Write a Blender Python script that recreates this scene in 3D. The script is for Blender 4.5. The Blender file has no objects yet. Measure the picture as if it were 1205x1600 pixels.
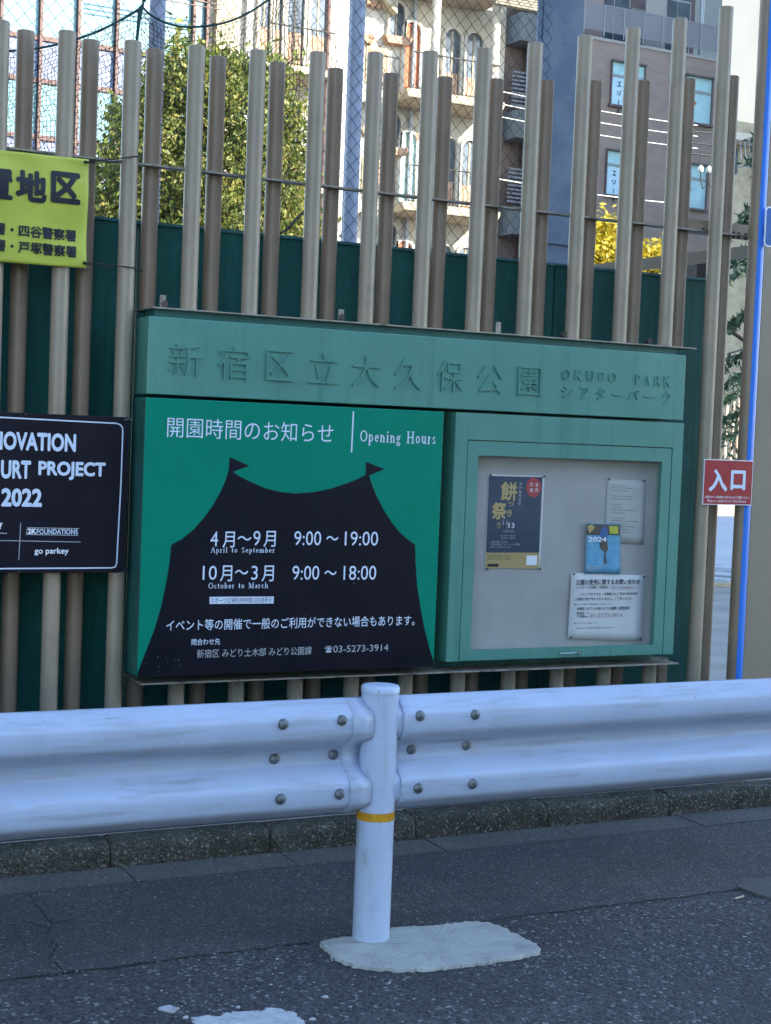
import bpy, bmesh, math, random
import numpy as np
from mathutils import Vector, Matrix
from mathutils.geometry import tessellate_polygon
R = math.radians
random.seed(7)
rng = np.random.default_rng(7)
S = bpy.context.scene
col = S.collection

# ------------------------------------------------------------------ camera
FPX, CX, CY, EYE = 2350.0, 602.5, 800.0, 1.539
PITCH, ROLL, YAW = 0.0491478, 0.0390100, 0.4592380
fw = Vector((math.sin(YAW)*math.cos(PITCH), math.cos(YAW)*math.cos(PITCH), -math.sin(PITCH)))
r0 = Vector((math.cos(YAW), -math.sin(YAW), 0)); u0 = r0.cross(fw)
rt = math.cos(ROLL)*r0 + math.sin(ROLL)*u0
up = -math.sin(ROLL)*r0 + math.cos(ROLL)*u0
cd = bpy.data.cameras.new('camera'); cam = bpy.data.objects.new('camera', cd); col.objects.link(cam)
cam.matrix_world = Matrix(((rt.x, up.x, -fw.x, 0), (rt.y, up.y, -fw.y, 0), (rt.z, up.z, -fw.z, EYE), (0, 0, 0, 1)))
cd.sensor_fit = 'VERTICAL'; cd.sensor_height = 36; cd.lens = 36*FPX/1600
cd.clip_start = 0.05; cd.clip_end = 3000
S.camera = cam
# ------------------------------------------------------------------ sky, sun, exposure
SUN_EL, SUN_AZ = R(25), R(152)          # azimuth clockwise from +Y
w = bpy.data.worlds.new('World'); S.world = w; w.use_nodes = True
nt = w.node_tree
sky = nt.nodes.new('ShaderNodeTexSky'); sky.sky_type = 'NISHITA'; sky.sun_disc = False
sky.sun_elevation = SUN_EL; sky.sun_rotation = SUN_AZ; sky.air_density = 1.1; sky.dust_density = 0.3; sky.ozone_density = 2.2
bg = nt.nodes['Background']; bg.inputs[1].default_value = 0.15
nt.links.new(sky.outputs[0], bg.inputs[0])
sd = bpy.data.lights.new('sun', 'SUN'); sun = bpy.data.objects.new('sun', sd); col.objects.link(sun)
sd.energy = 2.7; sd.angle = R(0.53); sd.color = (1.0, 0.93, 0.82)
sv = Vector((math.sin(SUN_AZ)*math.cos(SUN_EL), math.cos(SUN_AZ)*math.cos(SUN_EL), math.sin(SUN_EL)))
sun.rotation_euler = sv.to_track_quat('Z', 'Y').to_euler()
sun.location = sv*60
S.view_settings.view_transform = 'Standard'; S.view_settings.look = 'None'
S.view_settings.gamma = 1; S.view_settings.use_curve_mapping = False
S.view_settings.exposure = 2.12
S.render.engine = 'CYCLES'
S.cycles.max_bounces = 6; S.cycles.transparent_max_bounces = 12
S.cycles.use_adaptive_sampling = True; S.cycles.adaptive_threshold = 0.02
S.cycles.caustics_reflective = False; S.cycles.caustics_refractive = False

# ------------------------------------------------------------------ helpers
def at(x, y, Y):
    """point of the world plane at depth Y that the photograph shows at pixel x, y"""
    d = fw + rt*((x-CX)/FPX) - up*((y-CY)/FPX)
    p = d*(Y/d.y); return Vector((p.x, Y, p.z+EYE))
def atz(x, y, z=0.0):
    d = fw + rt*((x-CX)/FPX) - up*((y-CY)/FPX)
    p = d*((z-EYE)/d.z); return Vector((p.x, p.y, z))
def tag(o, label=None, cat=None, group=None, kind=None):
    for k, v in (('label', label), ('category', cat), ('group', group), ('kind', kind)):
        if v: o[k] = v
    return o
def empty(name, loc, label=None, cat=None, group=None):
    o = bpy.data.objects.new(name, None); o.location = loc; o.empty_display_size = .1
    col.objects.link(o); tag(o, label, cat, group); return o
def link(name, me, m=None, parent=None, loc=None):
    o = bpy.data.objects.new(name, me); col.objects.link(o)
    if m is not None and len(me.materials) == 0: me.materials.append(m)
    if loc is not None: o.location = loc
    if parent is not None:
        o.parent = parent
        pl = Vector((0, 0, 0)); q = parent
        while q is not None: pl += q.location; q = q.parent
        o.location = Vector(o.location) - pl
    return o
class MB:
    def __init__(s): s.v = []; s.f = []; s.sm = []
    def add(s, v, f, smooth=False):
        n = len(s.v); s.v += [tuple(a) for a in v]; s.f += [tuple(i+n for i in g) for g in f]; s.sm += [smooth]*len(f); return s
    def box(s, x0, x1, y0, y1, z0, z1):
        v = [(x, y, z) for x in (x0, x1) for y in (y0, y1) for z in (z0, z1)]
        return s.add(v, [(0,1,3,2),(4,6,7,5),(0,4,5,1),(2,3,7,6),(0,2,6,4),(1,5,7,3)])
    def tube(s, pts, r, n=8, caps=True, smooth=True):
        pts = [Vector(p) for p in pts]; V = []; F = []
        rr = r if isinstance(r, (list, tuple)) else [r]*len(pts)
        for i, p in enumerate(pts):
            a = pts[max(i-1, 0)]; b = pts[min(i+1, len(pts)-1)]; t = (b-a).normalized()
            h = Vector((0, 0, 1)) if abs(t.z) < .9 else Vector((1, 0, 0))
            e = t.cross(h).normalized(); g = t.cross(e)
            for k in range(n):
                c = 2*math.pi*k/n; V.append(p + (e*math.cos(c)+g*math.sin(c))*rr[i])
        for i in range(len(pts)-1):
            for k in range(n):
                a = i*n+k; b = i*n+(k+1) % n; F.append((a, b, b+n, a+n))
        s.add(V, F, smooth)
        if caps:
            s.add(V[:n], [tuple(range(n))]); s.add(V[-n:], [tuple(range(n))[::-1]])
        return s
    def cyl(s, x, y, z0, z1, r, n=24, smooth=True):
        return s.tube([(x, y, z0), (x, y, z1)], r, n, True, smooth)
    def prism(s, poly, y0, y1):
        """poly in (x, z), extruded along y"""
        n = len(poly); v = [(p[0], y0, p[1]) for p in poly]+[(p[0], y1, p[1]) for p in poly]
        return s.add(v, [tuple(range(n)), tuple(range(2*n-1, n-1, -1))]+[(i, i+n, (i+1) % n+n, (i+1) % n) for i in range(n)])
    def slab(s, poly, z0, z1):
        n = len(poly); v = [(p[0], p[1], z0) for p in poly]+[(p[0], p[1], z1) for p in poly]
        return s.add(v, [tuple(range(n))[::-1], tuple(range(n, 2*n))]+[(i, (i+1) % n, (i+1) % n+n, i+n) for i in range(n)])
    def mesh(s, name, bevel=0, fix=True):
        me = bpy.data.meshes.new(name); me.from_pydata(s.v, [], s.f)
        me.polygons.foreach_set('use_smooth', s.sm)
        if bevel or fix:
            bm = bmesh.new(); bm.from_mesh(me)
            if bevel:
                bmesh.ops.remove_doubles(bm, verts=bm.verts, dist=1e-6)
                bmesh.ops.bevel(bm, geom=[e for e in bm.edges if e.is_manifold and e.calc_face_angle(0) > .6], offset=bevel, segments=2, affect='EDGES', profile=.5)
            bmesh.ops.recalc_face_normals(bm, faces=bm.faces); bm.to_mesh(me); bm.free()
        return me
    def build(s, name, m, parent=None, bevel=0, fix=True):
        return link(name, s.mesh(name, bevel, fix), m, parent)

# ---- materials
def mat(name, c, rough=.6, metal=0, c2=None, sc=3, det=6, lo=.35, hi=.65, bump=0, bsc=60, stretch=(1, 1, 1), spec=.5,
        speck=None, grime=None, coat=0, vor=None, extra=()):
    m = bpy.data.materials.new(name); m.use_nodes = True; n = m.node_tree.nodes; l = m.node_tree.links
    b = n['Principled BSDF']; b.inputs['Roughness'].default_value = rough; b.inputs['Metallic'].default_value = metal
    b.inputs['Specular IOR Level'].default_value = spec; b.inputs['Coat Weight'].default_value = coat
    b.inputs['Base Color'].default_value = (*c, 1)
    tc = n.new('ShaderNodeTexCoord'); mp = n.new('ShaderNodeMapping'); mp.inputs['Scale'].default_value = stretch
    geo = n.new('ShaderNodeNewGeometry'); l.new(geo.outputs['Position'], mp.inputs[0])
    out = None
    def noise(scale, detail, vec=None, r=.6):
        t = n.new('ShaderNodeTexNoise'); t.inputs['Scale'].default_value = scale; t.inputs['Detail'].default_value = detail
        t.inputs['Roughness'].default_value = r; l.new(vec or mp.outputs[0], t.inputs['Vector']); return t.outputs['Fac']
    def ramp(fac, a, b_):
        r = n.new('ShaderNodeMapRange'); r.inputs[1].default_value = a; r.inputs[2].default_value = b_; l.new(fac, r.inputs[0]); return r.outputs[0]
    def mix(fac, A, B):
        x = n.new('ShaderNodeMix'); x.data_type = 'RGBA'; l.new(fac, x.inputs[0])
        for i, q in ((6, A), (7, B)):
            if isinstance(q, tuple): x.inputs[i].default_value = (*q, 1)
            else: l.new(q, x.inputs[i])
        return x.outputs[2]
    cur = c
    if c2 is not None: cur = mix(ramp(noise(sc, det), lo, hi), c, c2)
    if grime is not None:      # vertical run marks: (colour, scale, lo, hi)
        g = n.new('ShaderNodeMapping'); g.inputs['Scale'].default_value = (1, 1, .06); l.new(geo.outputs['Position'], g.inputs[0])
        cur = mix(ramp(noise(grime[1], 5, g.outputs[0], .65), grime[2], grime[3]), cur, grime[0])
    for ec, es, elo, ehi, est in extra:      # further stain layers: (colour, scale, lo, hi, stretch)
        g = n.new('ShaderNodeMapping'); g.inputs['Scale'].default_value = est; g.inputs['Location'].default_value = (es, 3.1, 1.7); l.new(geo.outputs['Position'], g.inputs[0])
        cur = mix(ramp(noise(es, 7, g.outputs[0], .7), elo, ehi), cur, ec)
    if speck is not None:      # (colour, scale, threshold)
        v = n.new('ShaderNodeTexVoronoi'); v.inputs['Scale'].default_value = speck[1]; l.new(geo.outputs['Position'], v.inputs['Vector'])
        cv = n.new('ShaderNodeSeparateColor'); l.new(v.outputs['Color'], cv.inputs[0])
        cur = mix(ramp(cv.outputs[0], speck[2], speck[2]+.02), cur, speck[0])
        if len(speck) > 3: cur = mix(ramp(cv.outputs[1], speck[3], 1.0), cur, speck[4])
    if not isinstance(cur, tuple): l.new(cur, b.inputs['Base Color'])
    if bump:
        bp = n.new('ShaderNodeBump'); bp.inputs['Strength'].default_value = bump; bp.inputs['Distance'].default_value = .006 if vor else .004
        if vor:
            v = n.new('ShaderNodeTexVoronoi'); v.inputs['Scale'].default_value = vor; l.new(geo.outputs['Position'], v.inputs['Vector'])
            l.new(v.outputs['Distance'], bp.inputs['Height'])
        else: l.new(noise(bsc, 4), bp.inputs['Height'])
        l.new(bp.outputs[0], b.inputs['Normal'])
    return m
M = {}
M['asphalt'] = mat('asphalt', (.042, .044, .052), .85, c2=(.085, .085, .090), sc=1.4, lo=.3, hi=.7, extra=(((.028, .029, .034), .8, .52, .72, (.5, 2.5, 1)), ((.125, .12, .115), 5, .62, .8, (1, 1, 1))), bump=1.0, vor=95, speck=((.22, .22, .225), 105, .91, .30, (.020, .021, .025)))
M['asphalt2'] = mat('asphalt_smooth', (.050, .053, .062), .8, c2=(.100, .100, .102), sc=1.7, lo=.3, hi=.7, extra=(((.036, .037, .042), 1.1, .52, .72, (.6, 2, 1)), ((.14, .13, .115), 6, .60, .82, (1, 1, 1))), bump=.9, vor=130, speck=((.20, .20, .20), 150, .94, .35, (.026, .027, .031)))
M['gutter'] = mat('gutter_concrete', (.075, .075, .075), .9, c2=(.12, .115, .105), sc=2.2, bump=.5, bsc=160, speck=((.17, .165, .155), 220, .86, .3, (.05, .05, .05)))
M['kerb'] = mat('kerb_stone', (.034, .034, .028), .95, c2=(.10, .095, .082), sc=7, det=9, lo=.38, hi=.66, bump=1.0, vor=110, speck=((.20, .19, .17), 150, .86, .3, (.022, .026, .016)))
M['crack'] = mat('crack_filling', (.012, .012, .013), .95)
M['pad'] = mat('pad_concrete', (.40, .41, .385), .92, c2=(.25, .255, .24), sc=9, det=9, lo=.40, hi=.75, extra=(((.15, .14, .125), 14, .60, .80, (1, 1, 1)), ((.50, .50, .48), 40, .62, .75, (1, 1, 1))), bump=.7, bsc=140, speck=((.42, .42, .40), 170, .9))
M['paintw'] = mat('road_paint', (.50, .52, .55), .8, c2=(.30, .31, .32), sc=30, lo=.4, hi=.75, extra=(((.06, .06, .07), 34, .60, .66, (1, 1, 1)),), bump=.5, bsc=200)
M['pave'] = mat('paving', (.30, .295, .28), .9, c2=(.22, .215, .20), sc=2.5, bump=.4, bsc=90)
M['rail'] = mat('rail_paint', (.40, .462, .60), .33, c2=(.348, .405, .525), sc=5, lo=.4, hi=.8, extra=(((.26, .27, .29), 3, .52, .78, (1, 1, 14)), ((.16, .15, .14), 9, .645, .76, (.6, 1, 10)), ((.14, .14, .15), 60, .665, .70, (1, 1, 1))), grime=((.40, .42, .44), 26, .60, .86), speck=((.10, .10, .10), 90, .9985), bump=.06, bsc=14, spec=.5)
M['post'] = mat('post_paint', (.44, .515, .67), .36, c2=(.37, .435, .56), sc=12, lo=.5, hi=.85, extra=(((.28, .28, .29), 16, .55, .75, (1, 1, .25)), ((.13, .13, .13), 45, .655, .72, (1, 1, .4))), grime=((.36, .37, .38), 40, .60, .80), bump=.05, bsc=40)
M['band'] = mat('reflective_band', (.62, .30, .01), .4, c2=(.45, .20, .01), sc=30)
M['bolt'] = mat('bolt_galvanised', (.20, .22, .24), .5, .6, c2=(.10, .11, .12), sc=60, bump=.2, bsc=200)
M['pole'] = mat('pole_paint', (.285, .208, .142), .42, c2=(.228, .167, .115), sc=6, lo=.35, hi=.7, extra=(((.12, .095, .075), 22, .64, .78, (1, 1, .3)),), grime=((.16, .13, .10), 30, .60, .82), bump=.08, bsc=120, spec=.45, speck=((.05, .045, .04), 34, .996))
M['polef'] = mat('pole_paint_front', (.338, .270, .195), .38, c2=(.278, .222, .16), sc=6, lo=.35, hi=.7, extra=(((.15, .125, .10), 22, .66, .80, (1, 1, .3)),), grime=((.20, .17, .14), 30, .62, .85), bump=.08, bsc=120, spec=.5, speck=((.05, .045, .04), 34, .996))  # paler tan for the front row of pipes
M['plate'] = mat('plate_paint', (.31, .27, .22), .5, c2=(.07, .055, .045), sc=22, det=8, lo=.5, hi=.72, bump=.2, bsc=120)
M['dirt'] = mat('dirty_steel', (.045, .04, .034), .8, c2=(.10, .08, .06), sc=20)
M['wall'] = mat('green_wall', (.003, .085, .075), .6, spec=.3, c2=(.002, .064, .058), sc=4, lo=.3, hi=.7, extra=(((.012, .12, .10), 2.5, .55, .75, (1, 1, .5)), ((.02, .035, .03), 9, .62, .8, (1, 1, .15))), grime=((.002, .040, .038), 36, .48, .75), bump=.12, bsc=90)
M['walltop'] = mat('green_coping', (.03, .13, .14), .6, c2=(.02, .09, .10), sc=20)
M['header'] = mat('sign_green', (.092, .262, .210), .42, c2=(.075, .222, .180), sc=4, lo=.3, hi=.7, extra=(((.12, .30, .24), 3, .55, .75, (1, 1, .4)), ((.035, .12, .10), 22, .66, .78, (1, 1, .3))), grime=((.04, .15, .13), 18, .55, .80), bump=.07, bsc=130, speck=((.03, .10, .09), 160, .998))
M['headerd'] = mat('sign_green_shaded', (.03, .13, .115), .5, c2=(.02, .09, .08), sc=10)  # darker sign green, shade of the side and gap put into the colour
M['green'] = mat('panel_green', (.0002, .215, .140), .36, spec=.22, c2=(.0002, .195, .126), sc=3, bump=.04, bsc=80)
M['black'] = mat('panel_black', (.003, .003, .009), .36, spec=.35, c2=(.007, .006, .014), sc=5, bump=.05, bsc=60, speck=((.10, .09, .12), 300, .997))
M['board'] = mat('board_black', (.004, .003, .010), .38, spec=.35, c2=(.010, .008, .017), sc=4, bump=.04, bsc=40, speck=((.10, .10, .14), 260, .998))
M['white'] = mat('print_white', (.80, .82, .88), .5)
M['pblue'] = mat('print_pale', (.64, .72, .86), .5)
M['pgrey'] = mat('print_grey', (.42, .44, .47), .5)
M['pblack'] = mat('print_black', (.012, .012, .022), .5)
M['pdark'] = mat('print_dark', (.05, .05, .06), .6)
M['faded'] = mat('print_faded', (.20, .20, .21), .6)
M['pink'] = mat('print_faded_pink', (.45, .30, .34), .6)
M['backb'] = mat('pin_board', (.40, .395, .38), .8, c2=(.345, .34, .33), sc=5, lo=.35, hi=.7, bump=.1, bsc=100, speck=((.20, .20, .20), 22, .99))
M['paper'] = mat('paper', (.66, .66, .67), .7, c2=(.62, .62, .63), sc=14)
M['paperf'] = mat('paper_aged', (.47, .465, .45), .7, c2=(.43, .43, .42), sc=14)
M['navy'] = mat('poster_navy', (.022, .040, .080), .5, c2=(.030, .052, .095), sc=40)
M['gold'] = mat('poster_gold', (.48, .36, .14), .5)
M['goldb'] = mat('poster_ochre', (.42, .31, .13), .5)
M['red'] = mat('poster_red', (.42, .045, .05), .5)
M['sky1'] = mat('poster_blue', (.16, .42, .62), .5, c2=(.11, .33, .54), sc=45)
M['sky2'] = mat('poster_dark_blue', (.04, .13, .32), .5)
M['bronze'] = mat('poster_brown', (.12, .09, .06), .5, c2=(.05, .06, .05), sc=90)
M['yel'] = mat('poster_yellow', (.50, .50, .06), .5)
M['banner'] = mat('banner_cloth', (.49, .53, .075), .5, c2=(.42, .46, .06), sc=7, bump=.25, bsc=9, spec=.4)
M['rope'] = mat('rope_black', (.012, .012, .014), .8)
M['ropeg'] = mat('rope_green', (.005, .045, .045), .8)
M['signred'] = mat('sign_red', (.36, .022, .03), .4, c2=(.30, .018, .025), sc=30, lo=.45, hi=.6)
M['stripeblue'] = mat('stripe_blue', (.04, .20, .72), .3)
M['signblue'] = mat('sign_blue', (.02, .11, .36), .35)
M['pillar'] = mat('pillar_brown', (.27, .22, .16), .5, c2=(.245, .20, .145), sc=5, bump=.05, bsc=60)
M['bluecol'] = mat('blue_column', (.075, .115, .18), .45, c2=(.12, .165, .22), sc=7, det=8, lo=.42, hi=.62, grime=((.16, .20, .27), 14, .60, .74), bump=.08, bsc=60)
M['lilac'] = mat('net_pole_paint', (.36, .40, .52), .5, c2=(.30, .34, .46), sc=12, bump=.05, bsc=60)
M['wire'] = mat('mesh_wire', (.035, .035, .035), .6, .3)
M['net'] = mat('net_cord', (.02, .022, .022), .8)
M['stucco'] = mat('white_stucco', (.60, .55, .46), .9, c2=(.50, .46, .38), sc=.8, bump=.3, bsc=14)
M['cream'] = mat('cream_trim', (.50, .43, .30), .85, c2=(.34, .29, .20), sc=3)
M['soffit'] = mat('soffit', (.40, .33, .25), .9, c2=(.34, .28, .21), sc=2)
M['orange'] = mat('orange_shutter', (.50, .17, .08), .7, c2=(.42, .13, .06), sc=6)
M['curt'] = mat('curtain', (.55, .36, .24), .8, c2=(.38, .22, .14), sc=6)
M['glassd'] = mat('dark_glass', (.10, .13, .16), .12, c2=(.05, .07, .09), sc=1.5, spec=.8)
M['iron'] = mat('iron_railing', (.05, .045, .04), .6)
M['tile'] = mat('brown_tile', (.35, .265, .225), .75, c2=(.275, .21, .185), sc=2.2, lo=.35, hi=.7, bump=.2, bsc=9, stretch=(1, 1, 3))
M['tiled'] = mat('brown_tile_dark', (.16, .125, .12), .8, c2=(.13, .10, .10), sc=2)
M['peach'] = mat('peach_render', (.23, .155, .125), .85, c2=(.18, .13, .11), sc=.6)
M['louvre'] = mat('grey_louvre', (.26, .26, .29), .5)
M['alu'] = mat('aluminium', (.38, .40, .42), .4, .4)
M['frost'] = mat('frosted_pane', (.50, .78, .80), .35, c2=(.40, .64, .68), sc=1.5, lo=.4, hi=.6)
M['film'] = mat('window_film', (.60, .82, .92), .4, c2=(.5, .72, .84), sc=2)
M['pale'] = mat('pale_render', (.205, .215, .21), .85, c2=(.185, .195, .19), sc=.5)
M['roof'] = mat('roof_tiles', (.30, .27, .20), .8, c2=(.20, .18, .14), sc=4)
M['facade'] = mat('glass_facade', (.17, .34, .36), .25, c2=(.15, .30, .33), sc=.35, spec=.6)
M['spand'] = mat('spandrel_blue', (.20, .24, .36), .5, c2=(.15, .18, .29), sc=8, stretch=(3, 1, .1))
M['mull'] = mat('brown_mullion', (.13, .065, .05), .55)
M['court'] = mat('blue_court', (.10, .165, .26), .6, c2=(.13, .19, .28), sc=.8)
M['brick'] = mat('dark_brick', (.045, .04, .042), .9, c2=(.085, .078, .08), sc=9, lo=.5, hi=.62, stretch=(1, 1, 4))
M['bark'] = mat('bark', (.07, .055, .04), .95, c2=(.04, .03, .02), sc=20, bump=.6, bsc=40)
M['beige'] = mat('beige_pole', (.46, .36, .26), .6)
M['insul'] = mat('porcelain', (.62, .60, .50), .3)
M['black_cable'] = mat('cable_black', (.015, .015, .015), .5)
M['cablew'] = mat('cable_pale', (.60, .58, .52), .6)
M['conc'] = mat('building_concrete', (.42, .40, .37), .9, c2=(.36, .34, .32), sc=.4)
M['steel'] = mat('bright_steel', (.6, .6, .6), .25, .9)
def leafmat(name, a, b, c, trans=.35):
    m = bpy.data.materials.new(name); m.use_nodes = True; n = m.node_tree.nodes; l = m.node_tree.links
    p = n['Principled BSDF']; p.inputs['Roughness'].default_value = .5
    at_ = n.new('ShaderNodeAttribute'); at_.attribute_name = 'leaf'
    cr = n.new('ShaderNodeValToRGB'); e = cr.color_ramp.elements
    e[0].color = (*a, 1); e[1].color = (*c, 1); k = cr.color_ramp.elements.new(.5); k.color = (*b, 1)
    l.new(at_.outputs['Fac'], cr.inputs[0]); l.new(cr.outputs[0], p.inputs['Base Color'])
    t = n.new('ShaderNodeBsdfTranslucent'); l.new(cr.outputs[0], t.inputs[0])
    mx = n.new('ShaderNodeMixShader'); mx.inputs[0].default_value = trans
    l.new(p.outputs[0], mx.inputs[1]); l.new(t.outputs[0], mx.inputs[2]); l.new(mx.outputs[0], n['Material Output'].inputs[0]); return m
M['leaf'] = leafmat('leaf_olive', (.07, .12, .03), (.25, .29, .06), (.48, .39, .12), .40)
M['leafy'] = leafmat('leaf_yellow', (.40, .30, .02), (.55, .42, .03), (.45, .42, .06))
M['leafc'] = leafmat('needle_green', (.03, .07, .035), (.06, .12, .06), (.12, .18, .11), .2)
def glassmat():
    m = bpy.data.materials.new('clear_glass'); m.use_nodes = True; n = m.node_tree.nodes; l = m.node_tree.links
    g = n.new('ShaderNodeBsdfGlossy'); g.inputs['Roughness'].default_value = .03
    t = n.new('ShaderNodeBsdfTransparent'); t.inputs[0].default_value = (.96, .975, .975, 1)
    lw = n.new('ShaderNodeLayerWeight'); lw.inputs[0].default_value = .5
    pw_ = n.new('ShaderNodeMath'); pw_.operation = 'POWER'; pw_.inputs[1].default_value = 4; l.new(lw.outputs['Facing'], pw_.inputs[0])
    f = n.new('ShaderNodeMath'); f.operation = 'MULTIPLY_ADD'; f.inputs[1].default_value = .85; f.inputs[2].default_value = .06; l.new(pw_.outputs[0], f.inputs[0])
    mx = n.new('ShaderNodeMixShader'); l.new(f.outputs[0], mx.inputs[0]); l.new(t.outputs[0], mx.inputs[1]); l.new(g.outputs[0], mx.inputs[2])
    l.new(mx.outputs[0], n['Material Output'].inputs[0]); return m
M['glass'] = glassmat()

# ---- lettering
def text_mesh(s, weight=0, extrude=0, res=3):
    if weight > 0:      # bold: the same glyphs printed several times, each shifted by a fraction of the stroke
        base = text_mesh(s, 0, 0, res); n = len(base.vertices); co = np.empty(n*3); base.vertices.foreach_get('co', co); co = co.reshape(-1, 3)
        F0 = [tuple(p.vertices) for p in base.polygons]; V = []; F = []; k = 8 if weight > .015 else 4
        for i in range(k+1):
            a = 2*math.pi*i/k; q = weight if i < k else 0
            V += [(x+q*math.cos(a), y+q*math.sin(a), i*.001) for x, y, z in co]; F += [tuple(j+n*i for j in f) for f in F0]
        me = bpy.data.meshes.new('lettering'); me.from_pydata(V, [], F); return me
    cu = bpy.data.curves.new('lettering', 'FONT'); cu.body = s; cu.size = 1; cu.resolution_u = res
    cu.offset = weight; cu.extrude = extrude; cu.fill_mode = 'BOTH'
    o = bpy.data.objects.new('tmp', cu); col.objects.link(o)
    dg = bpy.context.evaluated_depsgraph_get(); dg.update()
    me = bpy.data.meshes.new_from_object(o.evaluated_get(dg))
    bpy.data.objects.remove(o); bpy.data.curves.remove(cu)
    return me
def place_flat(me, name, xl, yl, xr, yr, hpx, Y, m, parent, depth=None):
    """stretch a flat lettering mesh to the width and height seen between two pixels on the plane Y"""
    A = at(xl, yl, Y); B = at(xr, yr, Y); zc = (A.z+B.z)/2
    xm, ym = (xl+xr)/2, (yl+yr)/2
    h = at(xm, ym-hpx/2, Y).z - at(xm, ym+hpx/2, Y).z
    n = len(me.vertices); co = np.empty(n*3); me.vertices.foreach_get('co', co); co = co.reshape(-1, 3)
    mn, mx = co.min(0), co.max(0)
    if depth is None and mx[2]-mn[2] > 1e-6: depth = .0003
    sx = (B.x-A.x)/(mx[0]-mn[0]); sz = h/max(mx[1]-mn[1], 1e-6)
    o = np.empty_like(co)
    o[:, 0] = (co[:, 0]-mn[0])*sx + A.x; o[:, 2] = (co[:, 1]-(mn[1]+mx[1])/2)*sz + zc
    dz = max(mx[2]-mn[2], 1e-9)
    o[:, 1] = Y - ((co[:, 2]-mn[2])/dz*(depth or 0))
    me.vertices.foreach_set('co', o.reshape(-1)); me.update()
    me.materials.clear(); me.materials.append(m)
    return link(name, me, m, parent)
def txt(s, xl, yl, xr, yr, hpx, Y, m, parent, weight=0, name='lettering', extrude=0, res=3, depth=None):
    return place_flat(text_mesh(s, weight, extrude, res), name, xl, yl, xr, yr, hpx, Y, m, parent, depth)
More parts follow.
